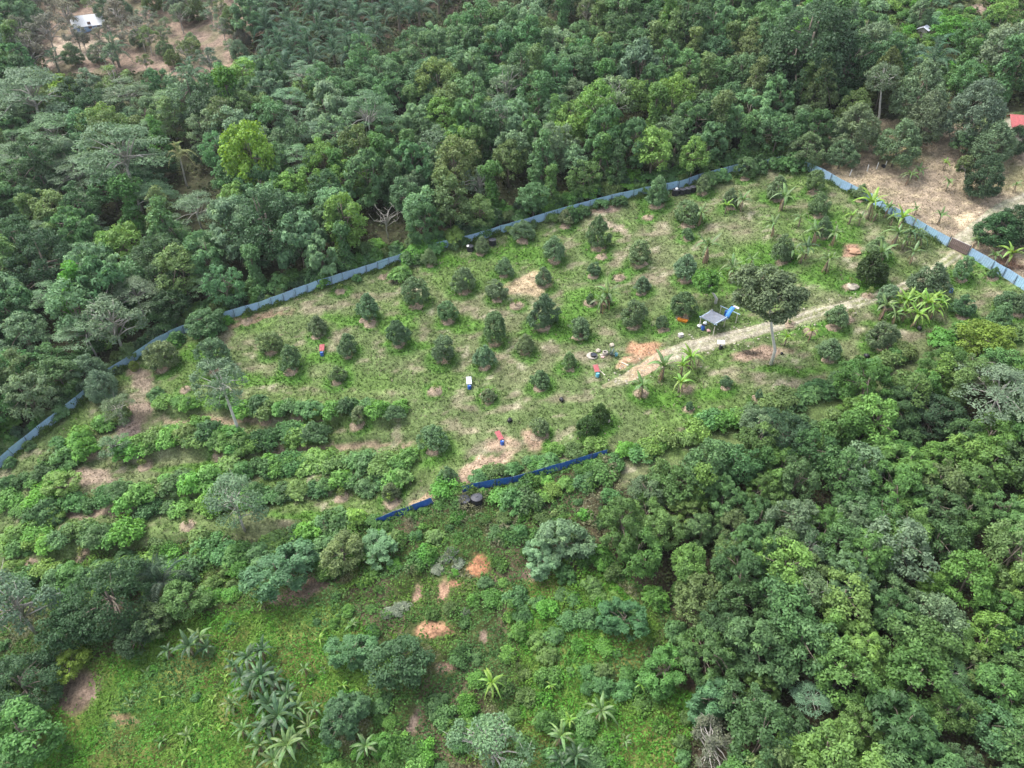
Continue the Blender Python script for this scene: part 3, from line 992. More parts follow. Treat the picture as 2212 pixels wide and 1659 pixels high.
# --- trees that stand out in the photograph: kind, crown x, y, width, colour, height stretch
STAND = [
    ('feather', 255, 305, 205, 'pale', 1.0), ('feather', 790, 225, 130, 'pale', 1.25), ('feather', 110, 270, 140, 'pale', 0.9), ('feather', 60, 180, 190, 'grey', 0.9),
    ('feather', 270, 190, 110, 'pale', 0.9), ('feather', 700, 270, 110, 'pale', 0.9), ('feather', 30, 330, 130, 'pale', 0.9), ('feather', 160, 360, 120, 'pale', 0.9),
    ('feather', 420, 440, 130, 'pale', 0.9), ('feather', 640, 330, 100, 'pale', 0.9), ('feather', 620, 210, 100, 'pale', 0.9), ('feather', 655, 150, 90, 'pale', 0.9),
    ('dome', 575, 480, 180, 'deep', 0.95), ('dome', 1750, 95, 200, 'deep', 1.05), ('dome', 470, 240, 120, 'deep', 0.9), ('dome', 90, 560, 150, 'deep', 1.0),
    ('dome', 210, 230, 100, 'deep', 0.9), ('dome', 350, 560, 130, 'deep', 1.0), ('dome', 1830, 130, 130, 'deep', 1.0), ('dome', 1700, 130, 120, 'deep', 1.1),
    ('broad', 535, 325, 116, 'yellow', 1.25), ('broad', 668, 395, 76, 'lime', 1.0), ('column', 495, 215, 64, 'bright', 1.0), ('column', 165, 640, 74, 'bright', 1.0),
    ('broad', 162, 590, 46, 'yellow', 0.9), ('broad', 140, 190, 70, 'yellow', 0.9), ('column', 1735, 190, 52, 'olive', 1.0), ('broad', 1335, 285, 70, 'bright', 0.6),
    ('broad', 1460, 475, 50, 'bright', 0.8) if False else ('broad', 1100, 340, 80, 'olive', 1.0), ('broad', 490, 480, 60, 'lime', 1.0), ('thin', 240, 690, 120, 'grey', 0.9),
    ('bare', 832, 465, 50, 'grey', 1.0), ('thin', 1035, 390, 70, 'grey', 1.0), ('broad', 1240, 340, 70, 'pale', 1.0), ('broad', 890, 395, 48, 'pale', 1.25),
    ('fruit', 1848, 235, 80, 'olive', 1.0), ('fruit', 1850, 275, 95, 'fruit', 1.0), ('fruit', 1945, 305, 95, 'fruit', 0.9), ('fruit', 1990, 195, 105, 'fruit', 1.1),
    ('fruit', 2005, 250, 90, 'fruit', 1.0), ('fruit', 2112, 235, 115, 'grey', 1.05), ('fruit', 2148, 305, 95, 'fruit', 0.8), ('fruit', 2132, 375, 78, 'deep', 1.05),
    ('fruit', 1745, 320, 72, 'fruit', 0.9), ('fruit', 1805, 288, 68, 'fruit', 0.9), ('fruit', 1820, 330, 66, 'fruit', 0.8), ('fruit', 1730, 262, 66, 'fruit', 1.0),
    ('broad', 1680, 280, 76, 'forest', 1.0), ('fruit', 1912, 165, 70, 'olive', 1.5), ('fruit', 2162, 492, 92, 'deep', 0.72), ('fruit', 2205, 480, 100, 'deep', 0.75), ('broad', 310, 400, 84, 'deep', 0.8), ('broad', 235, 400, 90, 'forest', 0.8), ('broad', 345, 350, 70, 'deep', 0.7), ('broad', 440, 330, 60, 'deep', 0.7), ('broad', 2090, 300, 60, 'deep', 0.8),
    ('fruit', 2195, 300, 60, 'deep', 0.9), ('broad', 2190, 90, 110, 'grey', 1.0), ('broad', 2060, 60, 70, 'bright', 0.8),
    # terraces and lower left
    ('thin', 505, 1075, 120, 'grey', 1.0), ('dome', 235, 1285, 175, 'deep', 0.9), ('broad', 330, 1330, 80, 'olive', 0.75), ('broad', 395, 1290, 90, 'wood', 0.8),
    ('thin', 30, 1300, 150, 'grey', 0.9), ('dome', 40, 1470, 150, 'deep', 0.8), ('broad', 45, 1580, 140, 'wood', 0.8), ('broad', 150, 1345, 110, 'deep', 0.9),
    ('broad', 290, 1370, 80, 'deep', 0.8), ('broad', 150, 1430, 70, 'yellow', 0.6), ('whorl', 600, 1225, 130, 'bluegreen', 0.6), ('broad', 740, 1190, 90, 'olive', 0.8),
    ('broad', 865, 1425, 125, 'deep', 0.72), ('thin', 1062, 1605, 150, 'fruit', 0.85), ('thin', 1540, 1605, 110, 'brown', 0.8), ('whorl', 2175, 1490, 120, 'wood', 0.8), ('broad', 2140, 1560, 110, 'forest', 0.8), ('broad', 2205, 1440, 100, 'wood', 0.8), ('whorl', 1215, 1160, 100, 'pale', 0.7),
    ('whorl', 1170, 1200, 80, 'pale', 0.6), ('whorl', 755, 1400, 90, 'bluegreen', 0.6), ('whorl', 740, 1540, 100, 'bluegreen', 0.65), ('whorl', 1350, 1330, 90, 'bluegreen', 0.7),
    ('whorl', 1440, 1440, 100, 'wood', 0.7), ('whorl', 1540, 1510, 90, 'bluegreen', 0.8), ('whorl', 820, 1180, 80, 'pale', 0.45),
    ('feather', 2170, 830, 200, 'grey', 0.75), ('dome', 2010, 890, 130, 'deep', 0.7), ('dome', 1690, 930, 130, 'deep', 0.7), ('fruit', 2020, 1330, 130, 'grey', 0.8),
    ('feather', 1760, 1500, 90, 'pale', 0.8), ('feather', 2060, 1450, 100, 'bluegreen', 0.8), ('broad', 2130, 725, 110, 'yellow', 0.6), ('whorl', 1840, 1240, 100, 'forest', 0.9),
    # left edge of the orchard
    ('fruit', 190, 800, 80, 'grey', 0.9), ('fruit', 215, 830, 70, 'grey', 0.9), ('broad', 130, 1040, 70, 'lime', 0.6), ('thin', 250, 880, 70, 'fruit', 0.9), ('thin', 245, 960, 60, 'fruit', 0.8),
    ('broad', 440, 690, 80, 'forest', 0.6), ('broad', 370, 650, 80, 'deep', 0.8),
]
for k, px, py, w, c, hs in STAND:
    ptree(k, px, py, w, c, hs)

# two trees with long bare pale trunks
def tall_tree(base, crown, w, hc, colkey, desc, seed, thin):
    rng = np.random.default_rng(seed)
    bx, by, bz, t = ground(*base)
    R = (w / 2) / (FPX / t)
    # crown centre: the point of the ray through `crown` that is straight above the foot in depth
    d = ray(*crown)
    tt = by / d[1]
    cx, cz = d[0] * tt, CAMZ + d[2] * tt
    dx, dz = cx - bx, cz - bz
    ENV_R[0] = R
    dome = lambda q: math.sqrt(max(0.0, 1 - ((q - 0.45) / 0.6) ** 2))
    C, Rr = env_clumps(rng, 90, dome, R * 0.12, R * 0.24, dz - hc / 2, dz + hc / 2, 0.2, 0.2)
    C[:, 0] += dx
    cr = crown_mesh('tall_crown', C, Rr, 3000 if thin else 12000, 0.38 if thin else 0.5, 0.2 if thin else 0.27, rng, low=-0.5)
    top = Vector((dx, 0, dz))
    tl = [Vector((0, 0, -0.5)), Vector((0.06, 0, dz * 0.2)), Vector((dx * 0.35, 0.05, dz * 0.45)), Vector((dx * 0.75, 0, dz * 0.75)), top]
    lm = []
    for i in rng.choice(len(C), 16, replace=False):
        a = tl[3].lerp(top, rng.random())
        e = Vector(C[i])
        lm.append(([a, a.lerp(e, 0.5) + Vector((0, 0, 0.3)), e], [0.09, 0.06, 0.02]))
    wd = wood_mesh('tall_trunk', (tl, [0.3, 0.24, 0.21, 0.17, 0.08]), lm, M_WHITEBARK)
    e = obj('tall_tree', None, loc=(bx, by, bz))
    obj('trunk', wd, e)
    obj('crown', cr, e, color=GC[colkey])
    e['_hc'] = dz
    TREES.append((bx, by, 1.5))
    queue(e, desc, 'tree')


tall_tree((1665, 787), (1662, 630), 128, 5.8, 'oak', 'olive tree on a tall bare white trunk beside the track', 1, False)
tall_tree((517, 939), (478, 825), 92, 7.5, 'pale', 'slender pale green tree with leaning white trunk on the terraces', 2, True)
tall_tree((1893, 268), (1908, 165), 72, 5.0, 'fruit', 'tall tree with forked white trunk behind the bare clearing', 3, True)
tall_tree((2085, 410), (2085, 355), 36, 3.0, 'olive', 'small upright olive tree on the bare clearing', 4, True)
tall_tree((1545, 655), (1527, 605), 60, 2.6, 'bright', 'bright green spreading tree behind the tarp shelter', 5, False)

# --- orchard trees: crown x, y, width, colour
ORCH = [(1420, 415, 56, 0), (1222, 468, 35, 2), (1128, 495, 46, 0), (1197, 537, 50, 0), (1293, 505, 58, 0), (1382, 545, 50, 2), (1488, 455, 56, 0), (1578, 427, 42, 0),
        (1682, 403, 52, 2), (1772, 443, 46, 1), (1763, 392, 44, 2), (1518, 395, 40, 2), (1612, 362, 42, 1), (1284, 582, 28, 1), (1388, 612, 38, 0), (1482, 578, 54, 0),
        (1478, 655, 60, 1), (1486, 503, 26, 1), (1370, 678, 54, 2), (1176, 597, 40, 0), (1090, 577, 38, 0), (1001, 602, 54, 0), (1072, 625, 44, 0), (898, 632, 56, 1),
        (967, 670, 46, 1), (1173, 676, 64, 1), (1068, 713, 56, 1), (1253, 703, 50, 0), (860, 717, 52, 1), (793, 665, 48, 0), (685, 703, 44, 2), (750, 742, 50, 1),
        (582, 737, 48, 2), (626, 777, 50, 1), (460, 768, 66, 0), (345, 765, 64, 2), (957, 753, 52, 1), (1046, 772, 44, 0), (1168, 817, 42, 1), (1135, 742, 40, 2),
        (1230, 778, 36, 2), (935, 945, 62, 0), (682, 895, 32, 3), (775, 895, 36, 2), (927, 557, 32, 2), (1040, 527, 36, 2), (1780, 492, 40, 1),
        (1900, 535, 44, 2), (2008, 605, 78, 1), (1920, 640, 46, 0), (1810, 682, 46, 0), (1795, 750, 54, 0), (1910, 722, 58, 2), (2083, 660, 46, 1), (2080, 582, 42, 0),
        (2165, 688, 58, 1), (2147, 590, 22, 1), (2178, 648, 44, 1), (728, 805, 40, 2), (965, 1030, 42, 0), (1165, 920, 40, 2), (845, 1060, 40, 2), (1430, 700, 26, 1),
        (1690, 540, 52, 2), (1570, 825, 24, 1), (1490, 875, 20, 1), (1268, 922, 48, 4), (1298, 895, 44, 4), (1880, 582, 62, 4), (1905, 590, 40, 4), (1055, 850, 36, 2),
        (288, 790, 24, 3), (1640, 855, 20, 1), (2205, 655, 46, 1), (1860, 415, 30, 2), (1310, 640, 26, 1), (1275, 645, 22, 1)]
OC = [(0.135, 0.2, 0.112), (0.105, 0.165, 0.088), (0.15, 0.2, 0.105), (0.175, 0.23, 0.06), (0.052, 0.086, 0.034)]
OW = ['dark green young orchard tree', 'deep green young orchard tree', 'dull olive young orchard tree', 'yellowish young orchard tree', 'blackish green bushy young tree']
for px, py, w, c in ORCH:
    x, y, s = at_crown('young', px, py, w * 0.97)
    s = min(s, 2.0)
    mr = max(0.75, 0.92 * s) * (0.9 + 0.3 * PR.random())
    off = (mr * 1.1, PR.normal() * 0.25, -0.62 * s + PR.normal() * 0.2)
    rz = s * (0.82 + 0.4 * PR.random())
    e = plant('young', x, y, s, OC[c], OW[c], group='young fruit trees of the orchard', sz=rz, mulch=None if c == 4 else off)
    e.rotation_euler.x, e.rotation_euler.y = PR.normal() * 0.035, PR.normal() * 0.035
    e.scale = (s * (0.88 + 0.24 * PR.random()), s * (0.88 + 0.24 * PR.random()), rz)
    RING.append((x, y - 0.4, 2.0 * s + 0.8))
    if c != 4:
        MULCH.append((x, y - 0.62 * s, mr * 1.1))
SAP = [(532, 695), (830, 598), (735, 630), (400, 842), (312, 1008), (475, 985), (195, 980), (738, 1075), (846, 1085), (405, 1135), (600, 975), (1050, 853), (1170, 938),
       (940, 845), (1385, 850), (180, 1205), (65, 1218), (1338, 600), (1275, 655), (800, 700), (1115, 660), (1705, 700), (1750, 715), (1640, 600), (575, 912), (118, 1112),
       (345, 950), (1830, 690), (1910, 745), (1300, 555), (1560, 385), (1400, 470), (1835, 620), (770, 920), (1480, 840), (1875, 640), (640, 905)]
for px, py in SAP:
    x, y, z, t = ground(px, py)
    s = 0.8 + 0.7 * PR.random()
    mr = 0.95 + 0.35 * PR.random()
    plant('sapling', x, y, s, (0.12, 0.17, 0.05), 'small sapling on dry mulch', 'sapling', 'saplings on mulch beds', mulch=(mr, 0, 0))
    MULCH.append((x, y, mr))
    if PR.random() < 0.5:
        RING.append((x, y, 2.0))

# ------------------------------------------------------------------ scattered forest
def scatter(poly, step, seed, keep=0.72, margin=80):
    rng = np.random.default_rng(seed)
    pts = [ground(px, py)[:2] for px in np.linspace(-margin, PW + margin, 24) for py in np.linspace(-90, PH + 120, 24)]
    xs, ys = [p[0] for p in pts], [p[1] for p in pts]
    out = []
    y = max(min(ys), 25)
    row = 0
    while y < max(ys):
        x = min(xs) + (row % 2) * step / 2
        while x < max(xs):
            qx, qy = x + rng.normal() * step * 0.2, y + rng.normal() * step * 0.2
            px, py, dep = proj(qx, qy, height(qx, qy))
            if -margin < px < PW + margin and -120 < py < PH + 150 and inpoly(px, py, poly):
                out.append((qx, qy, float(px), float(py)))
            x += step
        y += step * 0.87
        row += 1
    return out


SIGHT = [(388, 338, 30), (398, 372, 14), (402, 395, 10), (190, 48, 26), (160, 105, 40), (832, 465, 26), (1895, 225, 26), (2203, 272, 22), (1993, 68, 14), (2020, 132, 40), (118, 128, 26)]


def hides(kind, x, y, s, hs):
    p = PROTO[kind][0]
    px, py, dep = proj(x, y, float(height(x, y)) + p['hc'] * s * hs)
    r = p['R'] * s * FPX / dep
    for ax, ay, ar in SIGHT:
        if (px - ax) ** 2 + (py - ay) ** 2 < (r * 0.95 + ar) ** 2 and dep < ground(ax, ay)[3] + 2:
            return True
    return False


def clear_of(x, y, r, f=0.62):
    return all((x - a) ** 2 + (y - b) ** 2 > (f * (r + c)) ** 2 for a, b, c in TREES)


def frange(rng, a, b):
    return a + (b - a) * rng.random()


rng = np.random.default_rng(5)
n_back = 0
for x, y, px, py in scatter(P_BACK, 5.9, 11):
    if inpoly(px, py, P_RCLEAR) or inpoly(px, py, P_RKEEP) or any(inpoly(px, py - q, P) for P in (P_LCLEAR, P_PALM) for q in (0, 25, 48, 70)):
        continue
    sc = inpoly(px, py, P_SCRUB)
    if sc and rng.random() < 0.72:
        continue
    zone = fbm(np.array([x]), np.array([y]), 30.0)[0]
    R = frange(rng, 3.3, 5.0) if not sc else frange(rng, 2.0, 3.4)
    fl = np.interp(px, [p[0] for p in FOREST_LINE], [p[1] for p in FOREST_LINE])
    if py > fl - 22:
        R = min(R, 3.2)
    if not clear_of(x, y, R, 0.5):
        continue
    u = rng.random()
    left = px < 800
    if left and u < 0.20 and not sc:
        kind, ck, hs = 'feather', 'pale' if rng.random() < 0.7 else 'grey', frange(rng, 0.8, 1.0)
        R *= 1.15
    elif u < 0.27:
        kind, ck, hs = 'column', ['wood', 'forest', 'olive'][rng.integers(3)], frange(rng, 0.8, 1.05)
        R *= 0.7
    elif u < 0.31:
        kind, ck, hs = 'thin', ['grey', 'pale', 'olive'][rng.integers(3)], 1.0
    elif u < 0.50:
        kind, ck, hs = 'whorl', ['forest', 'pale', 'bluegreen'][rng.integers(3)], 1.1
    else:
        kind = 'broad' if rng.random() < 0.55 else 'oval'
        ck = ['forest', 'forest', 'deep', 'olive', 'bluegreen', 'grey', 'pale', 'lime'][int(min(7.99, max(0, zone * 8 + rng.normal() * 2.2)))]
        hs = frange(rng, 0.85, 1.15)
    s = R / PROTO[kind][0]['R']
    if hides(kind, x, y, s, hs):
        continue
    cl = tuple(1.15 * (0.85 * a + 0.15 * b) for a, b in zip(GC[ck], (0.105, 0.17, 0.08)))
    plant(kind, x, y, s, cl, '%s %s' % (CW[ck], KW[kind]), sz=s * hs, group='trees of the wood behind the orchard')
    n_back += 1
n_low = 0
for x, y, px, py in scatter(P_LFOREST, 3.7, 12):
    R = frange(rng, 1.9, 3.6)
    if not clear_of(x, y, R, 0.44):
        continue
    u = rng.random()
    if u < 0.46:
        kind, ck = 'whorl', ['wood', 'forest', 'lime', 'wood', 'deep'][rng.integers(5)]
    elif u < 0.68:
        kind, ck = 'broad', ['wood', 'olive', 'deep', 'forest', 'lime'][rng.integers(5)]
    elif u < 0.86:
        kind, ck = 'oval', ['wood', 'olive', 'grey', 'deep', 'forest'][rng.integers(5)]
    elif u < 0.95:
        kind, ck = 'column', ['wood', 'olive', 'lime'][rng.integers(3)]
        R *= 0.65
    else:
        kind, ck = 'thin', ['olive', 'grey'][rng.integers(2)]
    s = R / PROTO[kind][0]['R']
    cl = tuple(1.0 * (0.72 * a + 0.28 * b) for a, b in zip(GC[ck], (0.10, 0.168, 0.052)))
    plant(kind, x, y, s, cl, '%s %s' % (CW[ck], KW[kind]), sz=s * frange(rng, 0.75, 1.0), group='trees of the wood below the orchard')
    n_low += 1
for x, y, px, py in scatter(P_LCLEAR, 7.6, 13):                # thin brown trees round the white-roofed house
    if (px - 160) ** 2 / 85 ** 2 + (py - 95) ** 2 / 45 ** 2 < 1 or rng.random() < 0.1:
        continue
    R = frange(rng, 1.9, 3.3)
    if clear_of(x, y, R, 0.5):
        s = R / 3.6
        ck = ['brown', 'grey', 'fruit', 'olive'][rng.integers(4)]
        plant('thin' if rng.random() < 0.6 else 'fruit', x, y, s, GC[ck], '%s thin tree on the dry slope' % CW[ck], sz=s * frange(rng, 0.8, 1.0), group='thin trees on the dry slope')
for px, py, w in [(30, 20, 90), (60, 100, 70), (20, 110, 80), (100, 60, 70), (40, 60, 60), (140, 25, 60), (250, 25, 60), (300, 60, 60), (162, 72, 44), (212, 74, 34), (235, 62, 40), (178, 84, 30)]:
    ptree('thin' if w < 75 else 'fruit', px, py, w, 'brown' if w < 75 else 'grey', 0.9, desc='brownish thin tree on the dry slope' if w < 75 else 'grey-green thin tree on the dry slope',
          group='thin trees on the dry slope')

# ------------------------------------------------------------------ shrubs
def shrub(px, py, w, ck, kind=None, hs=1.0, desc=None, group='shrubs along the terraces'):
    kind = kind or ('shrub' if PR.random() < 0.5 else 'bigleaf')
    x, y, s = at_crown(kind, px, py, w, hs)
    plant(kind, x, y, s, tuple(1.15 * (0.8 * a + 0.2 * b) for a, b in zip(GC[ck], (0.115, 0.21, 0.048))), desc or '%s %s' % (CW[ck], 'leafy shrub' if kind == 'shrub' else 'large-leaved shrub'), 'shrub', group, sz=s * hs)


def along(pts, step):
    out = []
    for a, b in zip(pts[:-1], pts[1:]):
        l = math.hypot(b[0] - a[0], b[1] - a[1])
        n = max(1, int(l / step))
        out += [(a[0] + (b[0] - a[0]) * i / n, a[1] + (b[1] - a[1]) * i / n) for i in range(n)]
    return out


ROWS = [([(485, 873), (560, 878), (650, 880), (700, 885), (800, 872), (885, 893)], 44, 34), ([(270, 965), (340, 950), (400, 928), (460, 940), (520, 955), (580, 945), (710, 930)], 56, 34),
        ([(340, 858), (390, 868), (440, 880)], 44, 30), ([(160, 1090), (250, 1075), (310, 1062), (380, 1040), (440, 1022), (520, 1010), (600, 1000), (680, 1000), (760, 990), (830, 1000), (910, 985)], 62, 42),
        ([(330, 1104), (400, 1092), (580, 1062), (650, 1050), (730, 1040), (820, 1048), (900, 1022)], 56, 44), ([(40, 1192), (75, 1175), (135, 1150), (240, 1148), (300, 1138)], 62, 42),
        ([(20, 1085), (60, 1110), (95, 1075), (120, 1110), (60, 1150), (10, 1160)], 60, 34), ([(20, 1040), (70, 1030), (110, 1000)], 50, 36), ([(300, 955), (360, 935), (430, 940), (500, 950)], 54, 34), ([(105, 1000), (140, 955), (180, 925), (215, 915), (245, 880), (255, 840)], 50, 42), ([(180, 955), (130, 1000), (110, 1060)], 62, 44),
        ([(390, 1185), (430, 1172), (490, 1195), (560, 1200), (640, 1150), (700, 1180), (770, 1190), (830, 1170)], 62, 52), ([(20, 1240), (90, 1230), (160, 1240), (320, 1225), (440, 1230)], 66, 50),
        ([(640, 1180), (690, 1130), (760, 1110), (800, 1130)], 66, 46), ([(1040, 1030), (1100, 1010), (1160, 1000), (1230, 975), (1300, 955)], 44, 34),
        ([(960, 1050), (1030, 1085), (1120, 1080), (1200, 1060), (1260, 1040), (1320, 1010)], 58, 40), ([(1330, 985), (1400, 960), (1480, 935), (1560, 905), (1650, 880), (1740, 845), (1830, 815), (1920, 775), (1990, 755)], 56, 40),
        ([(2040, 740), (2090, 715), (2150, 735), (2205, 705)], 56, 40), ([(870, 580), (930, 530), (1000, 500), (1060, 490)], 50, 36), ([(420, 665), (520, 630), (620, 600), (760, 555), (840, 530)], 46, 40),
        ([(1100, 462), (1200, 432), (1290, 407), (1400, 382), (1500, 362), (1600, 332), (1690, 312)], 44, 42), ([(-10, 940), (70, 865), (150, 795), (230, 735), (310, 680), (380, 660)], 50, 44)]
for pts, w, st in ROWS:
    for px, py in along(pts, st * 0.55):
        if math.hypot(px - 1015, py - 1078) < 40:
            continue
        ck = ['wood', 'bright', 'forest', 'lime', 'deep', 'forest', 'olive'][PR.integers(7)]
        shrub(px + PR.normal() * 7, py + PR.normal() * 6, w * (0.8 + 0.6 * PR.random()), ck, hs=0.7 + 0.4 * PR.random())
for px, py, w, ck in [(440, 712, 60, 'forest'), (370, 742, 44, 'wood'), (480, 690, 40, 'bright'), (1232, 458, 40, 'olive'), (1420, 425, 34, 'forest'), (1640, 352, 50, 'deep'), (1715, 350, 60, 'forest'),
                      (905, 540, 60, 'bright'), (880, 555, 50, 'bright'), (1300, 438, 40, 'forest'), (700, 605, 40, 'wood'), (215, 850, 40, 'wood'),
                      (1190, 468, 36, 'olive'), (1345, 430, 30, 'forest'), (1540, 382, 44, 'forest'), (1100, 492, 30, 'olive')]:
    shrub(px, py, w, ck, hs=1.1)
for px, py, w in [(975, 1195, 40), (945, 1228, 36), (992, 1216, 34), (960, 1208, 30), (858, 1316, 42), (838, 1322, 34), (878, 1308, 28), (1005, 1322, 26), (930, 1212, 26)]:
    shrub(px, py, w, 'mauve', 'shrub', 0.55, desc='greyish mauve withered shrub', group='withered shrubs')
for px, py, w in [(1045, 1062, 30), (1110, 1050, 28), (1180, 1035, 34), (1250, 1012, 34), (890, 1112, 30), (835, 1138, 34), (1290, 1000, 34), (950, 1088, 30), (1215, 1000, 26), (1140, 1028, 22), (1275, 1002, 40), (1305, 992, 44), (1160, 1036, 30), (1075, 1056, 22), (915, 1102, 26)]:
    shrub(px, py, w, 'wood' if px % 4 else 'lime', hs=0.9)
for px, py, w in [(1235, 462, 46), (1262, 452, 36), (1340, 433, 36), (1425, 414, 44), (1530, 388, 46), (1560, 378, 40), (1640, 362, 40), (1680, 352, 44), (1150, 484, 24), (980, 532, 26), (770, 600, 24), (430, 712, 46), (460, 700, 50), (380, 730, 40), (215, 838, 40), (60, 962, 30), (20, 998, 30)]:
    shrub(px, py, w, 'deep' if px % 3 else 'forest', hs=1.25, group='shrubs leaning over the blue fence')
FENCE_TOP = [(-20, 1005), (75, 935), (160, 868), (240, 797), (340, 733), (400, 705), (490, 675), (720, 599), (850, 556), (1005, 512), (1080, 489), (1170, 464), (1290, 431), (1390, 406), (1470, 392), (1590, 356), (1705, 337)]
for px, py in along(FENCE_TOP, 19):                            # undergrowth pressing against the back of the fence
    gx, gy, gz, gt = ground(px + PR.normal() * 5, py - 4 + PR.normal() * 5)
    sv = 0.6 + 0.55 * PR.random()
    ck = ['deep', 'forest', 'wood', 'olive'][PR.integers(4)]
    plant('shrub' if PR.random() < 0.6 else 'bigleaf', gx, gy, sv, GC[ck], '%s shrub behind the blue fence' % CW[ck], 'shrub', 'shrubs behind the blue fence', sz=sv * (1.0 + 0.7 * PR.random()), name='fence_shrub')
# scattered scrub on the slopes above the lower edge and on the far right
for x, y, px, py in scatter(P_LOWER, 2.75, 21, margin=0):
    if (inpoly(px, py, P_MEADOW) and rng.random() < 0.8) or any(((px - a) / (w + 16)) ** 2 + ((py - b) / (h + 14)) ** 2 < 1 for a, b, w, h, _, _ in SOIL) or not clear_of(x, y, 1.0, 0.6):
        continue
    if inpoly(px, py, P_MEADOW2) and rng.random() < 0.2:
        continue
    s = frange(rng, 0.35, 0.95) * (0.6 if inpoly(px, py, P_MEADOW) else 1.0)
    ck = ['wood', 'bright', 'olive', 'lime', 'bluegreen', 'forest'][rng.integers(6)]
    kind = 'shrub' if rng.random() < 0.6 else 'bigleaf'
    plant(kind, x, y, s, tuple(0.75 * a + 0.25 * b for a, b in zip(GC[ck], (0.10, 0.21, 0.045))), '%s %s' % (CW[ck], 'low scrub shrub' if kind == 'shrub' else 'large-leaved scrub plant'), 'shrub', 'shrubs on the lower slope', name='scrub_shrub' if kind == 'shrub' else 'scrub_plant', sz=s * frange(rng, 0.7, 1.1))
for x, y, px, py in scatter(P_SCRUB, 4.4, 22):
    if not clear_of(x, y, 1.6, 0.6):
        continue
    s = frange(rng, 0.8, 1.5)
    ck = ['wood', 'lime', 'bright', 'pale'][rng.integers(4)]
    plant('shrub', x, y, s, GC[ck], '%s far scrub bush' % CW[ck], 'bush', 'bushes of the far scrub', sz=s, name='scrub_bush')

# ------------------------------------------------------------------ palms and bananas
def frond_mesh(seed, L, droop, lift, leaflet, pairs=16, name='frond'):
    rng = np.random.default_rng(seed)
    pts = []
    for i in range(9):
        t = i / 8
        pts.append(Vector((L * (t * 0.95), 0, lift * L * math.sin(t * 1.9) - droop * L * t ** 2.4)))
    mb = MB()
    mb.tube(pts, taper(0.05, 0.012, 9), n=3, cap=False)
    V, F = list(mb.V), list(mb.F)
    var = [0.7] * len(F)
    for j in range(pairs):
        t = 0.14 + 0.86 * j / (pairs - 1)
        i = min(int(t * 8), 7)
        p = pts[i].lerp(pts[i + 1], t * 8 - i)
        ll = leaflet * (0.45 + 0.55 * math.sin(math.pi * min(1, t * 0.85 + 0.12)))
        for sgn in (-1, 1):
            d = Vector((0.55 + 0.3 * t, sgn * 1.0, -0.12 - 0.25 * rng.random())).normalized()
            w = 0.11 * L / 4
            m = p + d * ll * 0.55 + Vector((0, 0, 0.03))
            e = p + d * ll + Vector((0, 0, -0.3 * ll))
            n = len(V)
            V += [tuple(p), tuple(m + Vector((w, 0, 0))), tuple(e), tuple(m - Vector((w, 0, 0)))]
            F.append((n, n + 1, n + 2, n + 3))
            var.append(0.15 + 0.6 * rng.random())
    return new_mesh(name, V, F, M_LEAF, {'var': ('FACE', 'FLOAT', var)})


OIL_FRONDS = [frond_mesh(1, 4.6, 0.45, 0.55, 1.15), frond_mesh(2, 4.9, 0.7, 0.45, 1.2), frond_mesh(3, 4.4, 0.25, 0.75, 1.0)]
COCO_FRONDS = [frond_mesh(4, 4.0, 0.75, 0.5, 0.8), frond_mesh(5, 4.0, 1.0, 0.35, 0.8), frond_mesh(6, 3.6, 0.3, 0.8, 0.7)]


def palm_trunk(h, r, seed, lean=0.0):
    rng = np.random.default_rng(seed)
    mb = MB()
    n = 8
    pts = [Vector((lean * (i / (n - 1)) ** 1.6 * h, 0, -0.4 + (h + 0.4) * i / (n - 1))) for i in range(n)]
    mb.tube(pts, [r * (1.25 - 0.35 * i / (n - 1) + 0.04 * (i % 2)) for i in range(n)], n=8)
    return mb.mesh('palm_trunk', M_BARK if lean == 0 else M_PALEBARK, True)


OIL_TRUNKS = [palm_trunk(2.4, 0.32, 1), palm_trunk(3.6, 0.3, 2)]


def palm(x, y, s, col, desc, fronds, trunk, th, n, cat='palm', name='oil_palm', group=None, tilt0=-15, lean=0.0):
    z = float(height(x, y))
    e = obj(name, None, loc=(x, y, z), rot=(0, 0, PR.random() * 6.28 if not lean else 0), scale=(s, s, s))
    obj('trunk', trunk, e)
    for k in range(n):
        a = k * 2.39996 + PR.normal() * 0.12
        q = k / n
        el = math.radians(58 - 78 * q + PR.normal() * 6)
        f = obj('frond', fronds[2 if q < 0.3 else (0 if q < 0.65 else 1)], e, color=vary(col, PR, 0.2))
        f.rotation_mode = 'ZYX'
        f.matrix_basis = Matrix.Translation((lean * th, 0, th)) @ Matrix.Rotation(a, 4, 'Z') @ Matrix.Rotation(-el * 0.8, 4, 'Y') @ Matrix.Scale(0.85 + 0.25 * PR.random(), 4)
    e['_hc'] = th * s
    TREES.append((x, y, 3.0 * s))
    queue(e, desc, cat, group)
    return e


PALMCOL = (0.075, 0.138, 0.082)
for x, y, px, py in scatter(P_PALM, 7.4, 31):
    i = PR.integers(2)
    palm(x, y, frange(rng, 0.95, 1.2), PALMCOL, 'dark grove oil palm', OIL_FRONDS, OIL_TRUNKS[i], [2.3, 3.5][i], 15, group='oil palms of the grove')
for px, py, w in [(415, 175, 80), (118, 128, 50), (250, 118, 70), (480, 190, 70), (2015, 138, 95), (620, 160, 80), (575, 150, 70)]:
    x, y, z, t = ground(px, py, 3.5)
    palm(x, y, w / (FPX / t) / 8.5, PALMCOL, 'solitary dark oil palm', OIL_FRONDS, OIL_TRUNKS[1], 3.5, 16)
